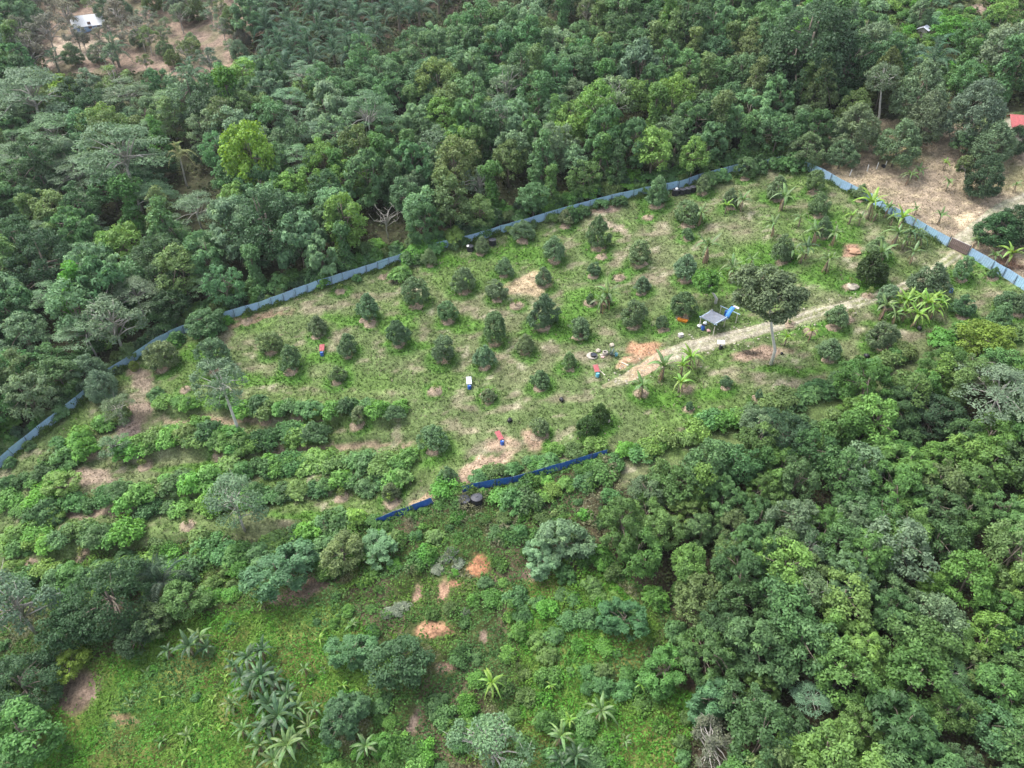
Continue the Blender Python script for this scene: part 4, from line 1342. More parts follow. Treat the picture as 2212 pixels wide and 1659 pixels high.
# palm hidden in the big tree at lower left
x, y, z, t = ground(345, 1245, 4)
palm(x, y, 0.8, (0.07, 0.11, 0.07), 'oil palm fronds rising behind the big dark tree', OIL_FRONDS, OIL_TRUNKS[1], 3.5, 14)
bx, by, bz, t = ground(404, 402)
hh = 8.6
d = ray(388, 336)
tt = by / d[1]
palm(bx, by, 0.9, (0.22, 0.25, 0.11), 'yellowing coconut palm on a slender leaning pale trunk', COCO_FRONDS, palm_trunk((CAMZ + d[2] * tt - bz) / 0.9, 0.2, 5, (d[0] * tt - bx) / (CAMZ + d[2] * tt - bz)),
     (CAMZ + d[2] * tt - bz) / 0.9, 16, name='coconut_palm', lean=(d[0] * tt - bx) / (CAMZ + d[2] * tt - bz))


def banana_leaf(seed, L, W, arch, droop, torn):
    rng = np.random.default_rng(seed)
    V, F, var = [], [], []
    n = 8
    for i in range(n + 1):
        t = i / n
        w = W * (math.sin(math.pi * min(1, 0.06 + 0.94 * t ** 0.8)) ** 0.6) * (0.3 if i == 0 else 1)
        x = L * (t - 0.28 * droop * t * t)
        z = L * (arch * t - droop * t * t)
        sag = 0.22 * w
        j1, j2 = (rng.random() * torn * w for _ in range(2))
        V += [(x, -w + j1, z - sag), (x, 0, z), (x, w - j2, z - sag)]
    for i in range(n):
        a = i * 3
        if torn and rng.random() < torn:
            V += [(V[a + 3][0] - 0.05, V[a + 3][1], V[a + 3][2] - 0.1)]
        F += [(a, a + 1, a + 4, a + 3), (a + 1, a + 2, a + 5, a + 4)]
        var += [0.25 + 0.4 * rng.random(), 0.3 + 0.45 * rng.random()]
    m = n * 3
    mb = MB()
    mb.tube([Vector((L * (i / n - 0.28 * droop * (i / n) ** 2), 0, L * (arch * i / n - droop * (i / n) ** 2) + 0.015)) for i in range(0, n + 1, 2)], taper(0.045, 0.012, 5), n=3, cap=False)
    k = len(V)
    V += mb.V
    F += [tuple(i + k for i in f) for f in mb.F]
    var += [1.0] * len(mb.F)
    return new_mesh('banana_leaf', V, F, M_BANANA, {'var': ('FACE', 'FLOAT', var)})


B_UP = [banana_leaf(1, 2.2, 0.24, 0.3, 0.25, 0.2), banana_leaf(2, 2.5, 0.25, 0.45, 0.5, 0.35)]
B_ARCH = [banana_leaf(3, 2.7, 0.25, 0.7, 1.0, 0.35), banana_leaf(4, 2.9, 0.23, 0.75, 1.25, 0.6), banana_leaf(5, 2.5, 0.26, 0.6, 0.9, 0.2)]
B_DEAD = [banana_leaf(6, 1.7, 0.2, -0.6, 0.9, 0.9)]
_m = MB()
_m.tube([(0, 0, -0.3), (0, 0, 0.6), (0.02, 0, 1.4), (0, 0, 2.0)], [0.17, 0.15, 0.12, 0.07], n=8)
B_STEM = _m.mesh('banana_stem', M_STEM, True)


def banana(px, py, w, col, nleaf=8, dead=2, stemh=1.0, desc=None, group=None, upright=0.5):
    """One banana plant: stem foot on the ground, leaves the size seen."""
    x, y, z, t = ground(px, py, 2.0 * stemh)
    s = (w / (FPX / t)) / 4.3
    for _ in range(3):
        x, y, z, t = ground(px, py, 2.0 * stemh * s)
        s = (w / (FPX / t)) / 4.3
    e = obj('banana_plant', None, loc=(x, y, z), rot=(0, 0, PR.random() * 6.28), scale=(s, s, s))
    obj('stem', B_STEM, e, scale=(1, 1, stemh))
    top = 1.95 * stemh
    for k in range(nleaf):
        q = k / max(1, nleaf - 1)
        a = k * 2.39996 + PR.normal() * 0.2
        me = B_UP[PR.integers(2)] if q < upright * 0.6 else B_ARCH[PR.integers(3)]
        el = math.radians(78 - 62 * q + PR.normal() * 8)
        f = obj('leaf', me, e, color=vary(col, PR, 0.22))
        f.matrix_basis = Matrix.Translation((0, 0, top - 0.1 * q)) @ Matrix.Rotation(a, 4, 'Z') @ Matrix.Rotation(-el * 0.62, 4, 'Y') @ Matrix.Scale(0.75 + 0.35 * PR.random(), 4)
    for k in range(dead):
        f = obj('dry_leaf', B_DEAD[0], e, color=vary((0.2, 0.155, 0.105), PR, 0.2))
        f.matrix_basis = Matrix.Translation((0, 0, top - 0.25)) @ Matrix.Rotation(PR.random() * 6.28, 4, 'Z') @ Matrix.Rotation(math.radians(15), 4, 'Y') @ Matrix.Scale(0.8 + 0.3 * PR.random(), 4)
    e['_hc'] = 2.0 * stemh * s
    TREES.append((x, y, 1.0 * s))
    queue(e, desc or 'green banana plant', 'banana plant', group or 'banana plants of the orchard')


BG, BB, BD = (0.115, 0.19, 0.07), (0.16, 0.28, 0.055), (0.058, 0.112, 0.05)
BAN = [(1570, 443, 30, BB, 4), (1605, 432, 40, BG, 6), (1585, 585, 46, BG, 6), (1515, 460, 40, BG, 6), (1530, 530, 56, BG, 7), (1582, 575, 44, BG, 6), (1672, 485, 40, BG, 7),
       (1695, 425, 48, BG, 7), (1712, 540, 66, BG, 8), (1745, 535, 70, BD, 8), (1762, 500, 44, BG, 6), (1840, 465, 32, BB, 4), (1885, 437, 58, BB, 9), (1920, 448, 60, BG, 9),
       (1905, 545, 50, BG, 7), (1940, 505, 50, BG, 7), (1968, 505, 70, BD, 9), (1990, 512, 62, BD, 9), (1950, 470, 50, BB, 6), (1975, 545, 40, BG, 5), (1805, 505, 40, BG, 6),
       (1312, 635, 56, BG, 8), (1300, 650, 44, BG, 6), (1492, 770, 48, BB, 7), (1435, 790, 56, BG, 8), (1475, 790, 40, BB, 6), (1470, 825, 46, BB, 6), (1388, 832, 50, BG, 6),
       (1700, 728, 34, BB, 6), (1755, 715, 34, BB, 5), (1960, 650, 84, BB, 10), (2005, 655, 96, BB, 11), (1985, 680, 80, BB, 9), (1935, 680, 60, BG, 8), (2025, 640, 70, BB, 9), (1915, 660, 50, BG, 7),
       (1545, 600, 34, BG, 6), (1625, 560, 30, BG, 5), (1730, 470, 34, BG, 5), (1790, 560, 44, BG, 7), (1860, 470, 30, BG, 4)]
for px, py, w, c, n in BAN:
    nm = {BG: 'green banana plant', BB: 'bright green banana plant', BD: 'deep green banana plant'}[c]
    banana(px, py, w * (1.42 if w < 60 else 0.8), c, n + 3, dead=3 if w > 38 else 1, desc=nm + ' in the orchard', upright=0.6)
for px, py, w in [(1945, 655, 56), (1975, 640, 60), (2020, 668, 56), (1990, 645, 64), (1955, 672, 50), (2035, 655, 50), (1700, 530, 44), (1735, 550, 46), (1955, 520, 46), (1985, 500, 44), (1895, 460, 40), (1930, 470, 44), (1510, 775, 36)]:
    BAN.append((px, py, w, BB if px > 1940 and py > 600 else BG, 7))
    banana(px, py, w, BAN[-1][3], 9, dead=2, desc=('bright green' if BAN[-1][3] is BB else 'green') + ' banana plant in the orchard', upright=0.6)
BAN2 = [(2148, 500, 46, BG, 8), (2185, 548, 62, BB, 9), (1968, 378, 42, BG, 9), (1985, 368, 38, BG, 8), (2043, 352, 30, BB, 7), (2050, 395, 34, BG, 7), (2033, 465, 40, BG, 7),
        (2150, 552, 40, BG, 7), (1980, 450, 30, BG, 6), (2195, 400, 30, BG, 6), (2110, 520, 40, BG, 6)]
for px, py, w, c, n in BAN2:
    banana(px, py, w * 1.15, c, n + 2, dead=1, desc='banana plant outside the fence', group='banana plants outside the fence', upright=0.6)
BAN3 = [(408, 1395, 96, BD, 10, 4), (430, 1378, 80, BG, 8, 4), (362, 1405, 60, BD, 4, 6), (535, 1418, 90, BD, 9, 4), (565, 1405, 80, BD, 8, 4), (562, 1462, 110, BD, 11, 5), (540, 1490, 90, BD, 9, 4),
        (600, 1545, 120, BD, 12, 4), (575, 1570, 100, BD, 9, 4), (640, 1530, 90, BG, 8, 3), (620, 1610, 110, BG, 11, 2), (560, 1610, 80, BG, 8, 2), (665, 1570, 80, BG, 7, 2),
        (1062, 1475, 84, BB, 9, 1), (1298, 1535, 100, BG, 10, 2), (1212, 1590, 92, BG, 10, 2), (1245, 1632, 90, BD, 10, 1), (1210, 1640, 70, BD, 8, 1), (790, 1612, 84, BG, 8, 1), (568, 1302, 50, BB, 7, 1),
        (658, 1445, 50, BG, 6, 3), (500, 1520, 70, BG, 7, 2), (1190, 1480, 40, BB, 6, 0), (1230, 1555, 50, BB, 7, 0), (1385, 1480, 44, BB, 6, 0), (1350, 1600, 50, BG, 6, 0), (590, 1470, 80, BD, 8, 5), (520, 1460, 76, BD, 7, 4), (620, 1500, 84, BD, 9, 3), (580, 1520, 90, BD, 9, 4),
        (640, 1600, 80, BG, 8, 2), (590, 1640, 90, BG, 9, 2), (525, 1575, 70, BG, 7, 2), (680, 1530, 60, BG, 6, 2), (505, 1440, 60, BD, 6, 4), (445, 1400, 60, BD, 6, 5)]
for px, py, w, c, n, dd in BAN3:
    nm = {BG: 'green banana plant', BB: 'bright green banana plant', BD: 'deep green banana plant'}[c]
    banana(px, py, w * 0.88, c, n + 3, dead=dd + 1, stemh=1.05, desc=nm + ' on the lower slope', group='banana plants on the lower slope')
# low broad-leaved seedlings in the lower meadow
for px, py, w in [(317, 1455, 40), (297, 1500, 30), (345, 1510, 44), (350, 1600, 50), (405, 1590, 50), (430, 1560, 40), (485, 1465, 34), (500, 1410, 36), (700, 1450, 36), (740, 1480, 40), (400, 1640, 50),
                  (280, 1520, 34), (460, 1510, 40), (250, 1445, 30), (380, 1500, 30), (430, 1620, 40), (470, 1575, 44), (330, 1560, 36), (760, 1350, 40), (690, 1380, 44)]:
    banana(px, py, w, BG if PR.random() < 0.5 else BB, 6, dead=0, stemh=0.35, desc='low broad-leaved meadow seedling', group='broad-leaved seedlings in the meadow')

# ------------------------------------------------------------------ the ground itself
def build_ground():
    ys = [14.0]
    while ys[-1] < 150:
        ys.append(ys[-1] + 0.42)
    while ys[-1] < 330:
        ys.append(ys[-1] + 0.42 + (ys[-1] - 150) * 0.008)
    while ys[-1] < 1600:
        ys.append(ys[-1] * 1.12)
    ys = np.array(ys)
    u = np.linspace(-1, 1, 441)
    u = np.sign(u) * np.abs(u) ** 1.0
    X = u[None, :] * (52 + 0.80 * ys)[:, None]
    Y = np.repeat(ys[:, None], len(u), 1)
    x, y = X.ravel(), Y.ravel()
    z = height(x, y) + (fbm(x, y, 1.2, 2) - 0.5) * 0.10
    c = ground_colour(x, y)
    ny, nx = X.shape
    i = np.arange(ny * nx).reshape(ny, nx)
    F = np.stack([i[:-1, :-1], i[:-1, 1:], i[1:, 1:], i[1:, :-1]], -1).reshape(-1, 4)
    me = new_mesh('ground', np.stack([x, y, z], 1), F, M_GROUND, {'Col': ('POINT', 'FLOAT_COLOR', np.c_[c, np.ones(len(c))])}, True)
    return struct(obj('ground', me))


build_ground()


def build_track(pts, wid, name, ruts):
    rng = np.random.default_rng(9)
    P = []
    n = 14
    for k in range(len(pts) - 1):
        p0, p1, p2, p3 = (np.array(pts[max(0, min(len(pts) - 1, k + j))]) for j in (-1, 0, 1, 2))
        for i in range(n):
            t = i / n
            q = 0.5 * ((2 * p1) + (-p0 + p2) * t + (2 * p0 - 5 * p1 + 4 * p2 - p3) * t * t + (-p0 + 3 * p1 - 3 * p2 + p3) * t ** 3)
            P.append((*q, wid[k] + (wid[k + 1] - wid[k]) * t))
    P = np.array(P)
    T = np.gradient(P[:, :2], axis=0)
    T /= np.linalg.norm(T, axis=1, keepdims=True)
    Nn = np.stack([T[:, 1], -T[:, 0]], 1)
    m = 15
    u = np.linspace(-1, 1, m)
    edge = 1 + 0.2 * (fbm(P[:, 0] * 1.0, P[:, 1], 2.0) - 0.5) * 2
    edge2 = 1 + 0.2 * (fbm(P[:, 0] + 40, P[:, 1], 2.0) - 0.5) * 2
    off = np.where(u[None, :] < 0, u[None, :] * edge[:, None], u[None, :] * edge2[:, None]) * P[:, 2:3]
    X = P[:, 0:1] + Nn[:, 0:1] * off
    Y = P[:, 1:2] + Nn[:, 1:2] * off
    x, y = X.ravel(), Y.ravel()
    uu = np.repeat(u[None, :], len(P), 0).ravel()
    z = height(x, y) + 0.09 - 0.16 * np.abs(uu) ** 6 + (fbm(x, y, 0.7, 2) - 0.5) * 0.10
    c = np.tile(np.array([0.465, 0.42, 0.325]), (len(x), 1))
    n2 = fbm(x, y, 2.0)
    n3 = fbm(x, y, 0.8, 2)
    px, _, _ = proj(x, y, z)
    c = lerp(c, (0.36, 0.36, 0.24), sstep(0.45, 0.7, n2) * 0.8)
    rut = np.exp(-((np.abs(uu) - 0.5) / 0.22) ** 2)
    grass = (1 - rut) * (0.45 + 0.55 * sstep(1620, 1740, px)) * ruts
    c = lerp(c, (0.20, 0.225, 0.085), np.clip(grass * (0.4 + 0.9 * n3), 0, 1))
    c = lerp(c, (0.60, 0.54, 0.43), sstep(0.55, 0.75, n3) * 0.6)
    c = lerp(c, (0.60, 0.38, 0.235), (1 - sstep(20, 62, np.abs(px - 1395))) * 0.5)
    c = lerp(c, (0.25, 0.235, 0.115), (1 - sstep(1300, 1370, px)) * 0.8)
    c = c * 0.8
    i = np.arange(len(x)).reshape(X.shape)
    F = np.stack([i[:-1, :-1], i[:-1, 1:], i[1:, 1:], i[1:, :-1]], -1).reshape(-1, 4)[:, ::-1]
    me = new_mesh(name, np.stack([x, y, z], 1), np.ascontiguousarray(F), M_TRACK, {'Col': ('POINT', 'FLOAT_COLOR', np.c_[c, np.ones(len(c))])}, True)
    struct(obj(name, me))


build_track(TRACK_WORLD, TRACK_W, 'dirt_track', 1.0)
build_track(TRACK2_WORLD, TRACK2_W, 'dirt_road', 0.4)

# ------------------------------------------------------------------ grass, creepers, stones (uncountable)
def sample_region(n, seed, polys, box, not_polys=()):
    rng = np.random.default_rng(seed)
    x = rng.uniform(box[0], box[1], n)
    y = rng.uniform(box[2], box[3], n)
    px, py, dep = proj(x, y, height(x, y))
    k = np.zeros(n, bool)
    for P in polys:
        k |= inpoly(px, py, P)
    for P in not_polys:
        k &= ~inpoly(px, py, P)
    k &= (px > -40) & (px < PW + 40) & (py < PH + 60)
    return x[k], y[k], rng


P_ORCH = [(-40, 1030), (75, 945), (240, 805), (490, 688), (850, 568), (1170, 476), (1470, 402), (1705, 348), (1750, 368), (2045, 528), (2260, 655), (2260, 730), (1950, 780),
          (1650, 890), (1330, 985), (1000, 1062), (820, 1130), (400, 1180), (60, 1235), (-40, 1240)]


def build_grass():
    x, y, rng = sample_region(150000, 3, [P_ORCH, P_RCLEAR], (-110, 150, 55, 170))
    d, _ = seg_dist(x, y, TRACK_WORLD, TRACK_W)
    d2, _ = seg_dist(x, y, TRACK2_WORLD, TRACK2_W)
    k = (np.minimum(d, d2) > 0.75 + 0.5 * rng.random(len(x)))
    for mx, my, mr in MULCH:
        k &= np.hypot(x - mx, y - my) > mr * 0.8
    x, y = x[k], y[k]
    c = ground_colour(x, y)
    green = np.clip((c[:, 1] - c[:, 0]) / 0.09, 0, 1)
    hgt = (0.10 + 0.24 * rng.random(len(x)) ** 1.6) * (0.6 + 0.9 * green)
    n = len(x)
    nb = 3
    z = height(x, y)
    base = np.stack([x, y, z], 1)
    Vs, var = [], []
    for b in range(nb):
        a = rng.random(n) * 6.283
        dr = np.stack([np.cos(a), np.sin(a), np.zeros(n)], 1)
        sd = np.stack([-np.sin(a), np.cos(a), np.zeros(n)], 1)
        w = (0.06 + 0.07 * rng.random(n))[:, None]
        p0 = base + dr * 0.03
        tip = base + dr * (hgt * (0.5 + 0.8 * rng.random(n)))[:, None] + np.array([0, 0, 1]) * (hgt * (0.6 + 0.5 * rng.random(n)))[:, None]
        Vs.append(np.stack([p0 - sd * w, p0 + sd * w, tip], 1))
    V = np.stack(Vs, 1).reshape(-1, 3)
    F = np.arange(len(V)).reshape(-1, 3)
    cc = np.clip(c * (0.78 + 0.55 * rng.random((n, 1))) * np.array([0.98, 1.05, 0.9]), 0, 1)
    straw = rng.random(n) < 0.02 + 0.15 * sstep(0.5, 0.68, fbm(x + 5, y - 8, 3.0))
    cc[straw] = np.array([0.28, 0.255, 0.17]) * (0.7 + 0.5 * rng.random((straw.sum(), 1)))
    fc = np.repeat(cc, nb, 0)
    me = new_mesh('grass', V, F, M_COVER, {'Col': ('FACE', 'FLOAT_COLOR', np.c_[fc, np.ones(len(fc))])})
    stuff(obj('grass', me), 'rough mown grass between the young orchard trees', 'grass')


def build_creeper():
    """Leafy creepers and weeds of the lower slope, heaped into uneven mounds."""
    x, y, rng = sample_region(210000, 4, [P_LOWER], (-70, 45, 20, 85))
    px, py, _ = proj(x, y, height(x, y))
    n2 = fbm(x, y, 5.0)
    k = np.ones(len(x), bool)
    for (ax, ay, w, h, tilt, col) in SOIL:
        dd = ((px - ax + (n2 - .5) * 30) / w) ** 2 + ((py - ay) / h) ** 2
        k &= (dd > 1.1) | (rng.random(len(x)) < 0.08)
    x, y, px, py, n2 = x[k], y[k], px[k], py[k], n2[k]
    n = len(x)
    mead = inpoly(px, py, P_MEADOW) | inpoly(px, py, P_MEADOW2)
    mound = np.maximum(0, fbm(x + 13, y, 2.2, 2) - 0.42) * np.where(mead, 3.0, 5.5) + fbm(x, y + 40, 0.9, 2) * 0.4
    z = height(x, y) + mound * (0.75 + 0.25 * rng.random(n))
    e = 0.25
    mx = (np.maximum(0, fbm(x + 13 + e, y, 2.2, 2) - 0.42) - np.maximum(0, fbm(x + 13 - e, y, 2.2, 2) - 0.42)) / (2 * e) * 2
    my = (np.maximum(0, fbm(x + 13, y + e, 2.2, 2) - 0.42) - np.maximum(0, fbm(x + 13, y - e, 2.2, 2) - 0.42)) / (2 * e) * 2
    Nrm = unit(np.stack([-mx, -my, np.ones(n)], 1) + rng.normal(size=(n, 3)) * 0.6)
    V, F = leaf_quads(np.stack([x, y, z], 1), Nrm, 0.24 + 0.2 * rng.random(n) ** 2, 0.17 + 0.14 * rng.random(n) ** 2, rng)
    c = np.where(mead[:, None], np.array([0.092, 0.25, 0.034]), np.array([0.086, 0.188, 0.044]))
    n5 = fbm(x - 7, y + 3, 3.5)
    c = lerp(c, (0.13, 0.235, 0.04), sstep(0.5, 0.68, n5) * 0.8)
    c = lerp(c, (0.075, 0.16, 0.05), sstep(0.5, 0.7, fbm(x + 70, y, 6.0)) * 0.8)
    c = lerp(c, (0.2, 0.165, 0.12), sstep(0.62, 0.72, fbm(x - 70, y + 9, 4.0)) * 0.7 * (~mead))
    c = c * (0.65 + 0.75 * rng.random((n, 1)))
    me = new_mesh('creeper', V, F, M_COVER, {'Col': ('FACE', 'FLOAT_COLOR', np.c_[np.clip(c, 0, 1), np.ones(n)])})
    stuff(obj('creeper', me), 'leafy creepers and weeds covering the lower slope', 'undergrowth')


def build_undergrowth():
    x, y, rng = sample_region(120000, 6, [P_BACK, P_LFOREST, P_SCRUB], (-190, 170, 30, 290), [P_LCLEAR, P_ORCH])
    x2, y2, _ = sample_region(60000, 16, [P_LFOREST], (5, 90, 30, 100))
    x, y = np.r_[x, x2], np.r_[y, y2]
    n = len(x)
    mound = np.maximum(0, fbm(x + 3, y, 4.0, 2) - 0.35) * 4.0
    z = height(x, y) + mound * (0.6 + 0.4 * rng.random(n)) + 0.1
    Nrm = unit(np.array([0, 0, 1.0]) + rng.normal(size=(n, 3)) * 0.5)
    far = np.clip(y / 110.0, 0.7, 2.0)
    V, F = leaf_quads(np.stack([x, y, z], 1), Nrm, 0.55 * far, 0.4 * far, rng)
    c = lerp(np.tile([0.06, 0.088, 0.038], (n, 1)), (0.11, 0.13, 0.05), fbm(x, y, 6.0)) * (0.65 + 0.75 * rng.random((n, 1)))
    me = new_mesh('undergrowth', V, F, M_COVER, {'Col': ('FACE', 'FLOAT_COLOR', np.c_[np.clip(c, 0, 1), np.ones(n)])})
    stuff(obj('undergrowth', me), 'dark leafy undergrowth beneath the forest trees', 'undergrowth')


def build_stones():
    rng = np.random.default_rng(8)
    V, F, C = [], [], []
    P = np.array(TRACK_WORLD)
    for i in range(520):
        k = 4 + int(rng.random() * 10)
        t = rng.random()
        p = P[k] * (1 - t) + P[k + 1] * t + rng.normal(size=2) * 1.5
        s = 0.07 + 0.17 * rng.random() ** 2
        z = float(height(*p)) + 0.08
        n = len(V)
        for a in range(5):
            r = s * (0.7 + 0.5 * rng.random())
            V.append((p[0] + math.cos(a * 1.257) * r, p[1] + math.sin(a * 1.257) * r, z - 0.02))
        V.append((p[0] + rng.normal() * 0.02, p[1], z + s * 0.6))
        for a in range(5):
            F.append((n + a, n + (a + 1) % 5, n + 5))
            C.append([0.5, 0.46, 0.38, 1])
    me = new_mesh('gravel', V, np.array(F), M_COVER, {'Col': ('FACE', 'FLOAT_COLOR', np.array(C) * (0.75 + 0.4 * rng.random((len(C), 1))))})
    stuff(obj('gravel', me), 'loose pale stones scattered over the dirt track', 'gravel')


FENCE_BASE = [(-60, 1062), (0, 1012), (75, 950), (160, 883), (240, 812), (340, 748), (400, 720), (490, 690), (720, 614), (850, 571), (1005, 527), (1080, 504), (1170, 479), (1290, 446),
              (1390, 421), (1470, 407), (1590, 371), (1705, 352), (1752, 372), (1880, 438), (1960, 483), (2040, 530)]


def build_fence_weeds():
    rng = np.random.default_rng(61)
    W = np.array([ground(*p)[:2] for p in FENCE_BASE])
    seg = np.r_[0, np.cumsum(np.hypot(*np.diff(W, axis=0).T))]
    t = rng.random(46000) * seg[-1]
    amt = np.clip((vnoise(t / 3.0, t * 0) * 0.6 + vnoise(t / 0.9 + 40, t * 0) * 0.5) - 0.42, 0, 1) * 2.3
    k = rng.random(len(t)) < 0.15 + amt
    t, amt = t[k], amt[k]
    n = len(t)
    x, y = np.interp(t, seg, W[:, 0]), np.interp(t, seg, W[:, 1])
    i = np.clip(np.searchsorted(seg, t) - 1, 0, len(W) - 2)
    d = unit(W[i + 1] - W[i])
    off = 0.1 + np.abs(rng.normal(size=n)) * 0.45
    x, y = x + d[:, 1] * off, y - d[:, 0] * off
    z = height(x, y) + rng.random(n) * (0.15 + 1.15 * amt * np.exp(-off * 1.2))
    V, F = leaf_quads(np.stack([x, y, z], 1), unit(np.array([0.2, -0.5, 0.8]) + rng.normal(size=(n, 3)) * 0.6), 0.24, 0.15, rng)
    c = lerp(np.tile([0.075, 0.14, 0.04], (n, 1)), (0.13, 0.2, 0.05), rng.random(n)) * (0.7 + 0.6 * rng.random((n, 1)))
    me = new_mesh('weeds', V, F, M_COVER, {'Col': ('FACE', 'FLOAT_COLOR', np.c_[c, np.ones(n)])})
    stuff(obj('weeds', me), 'ragged weeds growing along the foot of the light blue fence', 'weeds')


build_fence_weeds()
build_grass()
build_creeper()
build_undergrowth()
build_stones()

# ------------------------------------------------------------------ fences
M_SHEET = mat_plain('painted_sheet', (0.3, 0.45, 0.62), 0.45, var=0.12, scale=1.2, dirt=(0.2, 0.24, 0.27), tint=True)
M_POST = mat_plain('steel_post', (0.07, 0.09, 0.12), 0.5, metal=0.3, var=0.2)
M_GATE = mat_plain('gate_paint', (0.17, 0.115, 0.11), 0.55, var=0.2, scale=2, dirt=(0.25, 0.2, 0.18))
PANEL_L = 2.4


def panel_mesh(L, H):
    V, F = [], []
    n = 12
    for side in (0, 1):
        for i in range(n + 1):
            x = L * i / n
            yv = 0.03 * (1 if (i % 2) else -1) * 0.5 + (0.012 if side else 0)
            V += [(x, yv, 0.0), (x, yv, H)]
    m = 2 * (n + 1)
    for i in range(n):
        a = 2 * i
        F += [(a, a + 2, a + 3, a + 1), (m + a, m + a + 1, m + a + 3, m + a + 2), (a + 1, a + 3, m + a + 3, m + a + 1)]
    F += [(0, 1, m + 1, m), (2 * n, m + 2 * n, m + 2 * n + 1, 2 * n + 1)]
    return new_mesh('fence_panel', V, F, M_SHEET)


PANELS = {2.0: panel_mesh(PANEL_L, 1.8), 1.8: panel_mesh(PANEL_L, 1.45)}
_m = MB()
_m.box((0, 0, 0.85), (0.07, 0.07, 2.3))
POST_ME = _m.mesh('fence_post', M_POST)
_m = MB()
_m.box((PANEL_L / 2, 0, 0), (PANEL_L, 0.05, 0.05))
RAIL_ME = _m.mesh('fence_rail', M_POST)


def fence(px_pts, H, col, desc, face=1, name='sheet_fence'):
    W = np.array([ground(px, py)[:2] for px, py in px_pts])
    seg = np.r_[0, np.cumsum(np.hypot(*np.diff(W, axis=0).T))]
    n = max(1, int(round(seg[-1] / PANEL_L)))
    tt = np.linspace(0, seg[-1], n + 1)
    X, Y = np.interp(tt, seg, W[:, 0]), np.interp(tt, seg, W[:, 1])
    Z = height(X, Y)
    e = obj(name, None, loc=(X[0], Y[0], Z[0]))
    for i in range(n):
        dx, dy, dz = X[i + 1] - X[i], Y[i + 1] - Y[i], Z[i + 1] - Z[i]
        l = math.hypot(dx, dy)
        a = math.atan2(dy, dx)
        kx = l / PANEL_L
        # panels stay plumb and step with the slope: a shear keeps them between their posts
        Mx = Matrix(((math.cos(a) * kx, -math.sin(a), 0, X[i] - X[0]), (math.sin(a) * kx, math.cos(a), 0, Y[i] - Y[0]), (dz / PANEL_L, 0, 1, Z[i] - Z[0] - 0.05), (0, 0, 0, 1)))
        tl = PR.normal() * 0.014
        p = obj('panel', PANELS[H], e, color=vary(col, PR, 0.07))
        p.matrix_basis = Matrix.Translation((X[i] - X[0], Y[i] - Y[0], Z[i] - Z[0] - 0.06 + PR.normal() * 0.035)) @ Matrix.Rotation(a, 4, 'Z') @ Matrix.Rotation(-math.atan2(dz, l), 4, 'Y') @ Matrix.Rotation(tl, 4, 'X') @ Matrix.Scale(1.004 * math.hypot(l, dz) / PANEL_L, 4, (1, 0, 0))
        q = obj('rail', RAIL_ME, e)
        q.matrix_basis = Matrix.Translation((X[i] - X[0], Y[i] - Y[0], Z[i] - Z[0] + 1.3)) @ Matrix.Rotation(a, 4, 'Z') @ Matrix.Rotation(-math.atan2(dz, l), 4, 'Y') @ Matrix.Translation((0, 0.06 * face, 0)) @ Matrix.Scale(kx, 4, (1, 0, 0))
        if PR.random() < 0.75:
            po = obj('post', POST_ME, e)
            po.matrix_basis = Matrix.Translation((X[i] - X[0], Y[i] - Y[0], Z[i] - Z[0])) @ Matrix.Rotation(a, 4, 'Z') @ Matrix.Translation((0, -0.09 * face, -0.3))
    tag(e, desc, 'fence')
    return X, Y, Z


LB, DB = (0.35, 0.53, 0.70), (0.03, 0.12, 0.43)
fence([(-60, 1062), (0, 1012), (75, 950), (160, 883), (240, 812), (340, 748), (345, 745)], 2.0, LB, 'light blue metal sheet fence beside the left terraces')
fence([(345, 745), (400, 720), (490, 690), (720, 614), (850, 571), (1005, 527), (1012, 525)], 2.0, LB, 'light blue metal sheet fence between left bend and black tank pair')
fence([(1012, 525), (1080, 504), (1170, 479), (1290, 446), (1390, 421), (1470, 407), (1590, 371), (1705, 352), (1752, 372)], 2.0, LB,
      'light blue sheet fence from the black tanks to the top corner')
fence([(1752, 372), (1880, 438), (1960, 483), (2046, 533)], 2.0, LB, 'light blue sheet fence between top corner and brown gate')
fence([(2089, 553), (2150, 588), (2212, 628), (2270, 664)], 2.0, LB, 'light blue sheet fence from the brown gate to the picture edge')
fence([(818, 1134), (875, 1110), (938, 1088)], 1.8, DB, 'short dark blue sheet fence half hidden by scrub')
fence([(1000, 1064), (1060, 1052), (1120, 1042), (1215, 1014), (1312, 986)], 1.8, DB, 'long dark blue sheet fence below the orchard')
fence([(2125, 46), (2165, 42)], 1.8, DB, 'far dark blue sheet fence in the upper scrub')

# gate: two leaves of brown boards
gx0, gy0, gz0, _ = ground(2047, 534)
gx1, gy1, gz1, _ = ground(2088, 553)
ge = obj('gate', None, loc=(gx0, gy0, gz0))
ga, gl = math.atan2(gy1 - gy0, gx1 - gx0), math.hypot(gx1 - gx0, gy1 - gy0)
gt = -math.atan2(gz1 - gz0, gl)
GM = Matrix.Rotation(ga, 4, 'Z') @ Matrix.Rotation(gt, 4, 'Y')
nb = 12
_m = MB()
_m.box((0, 0, 0.95), (gl / nb - 0.03, 0.03, 1.9))
BOARD = _m.mesh('gate_board', M_GATE)
for i in range(nb):
    o = obj('board', BOARD, ge)
    o.matrix_basis = GM @ Matrix.Translation(((i + 0.5) * gl / nb, 0.004 * (i % 2), 0.05))
for z in (0.3, 1.0, 1.75):
    _m = MB()
    _m.box((gl / 2, -0.045, z), (gl, 0.05, 0.07))
    o = obj('rail', _m.mesh('gate_rail', M_GATE), ge)
    o.matrix_basis = GM
_m = MB()
_m.box((0, 0, 1.0), (0.12, 0.12, 2.4))
GP = _m.mesh('gate_post', M_POST)
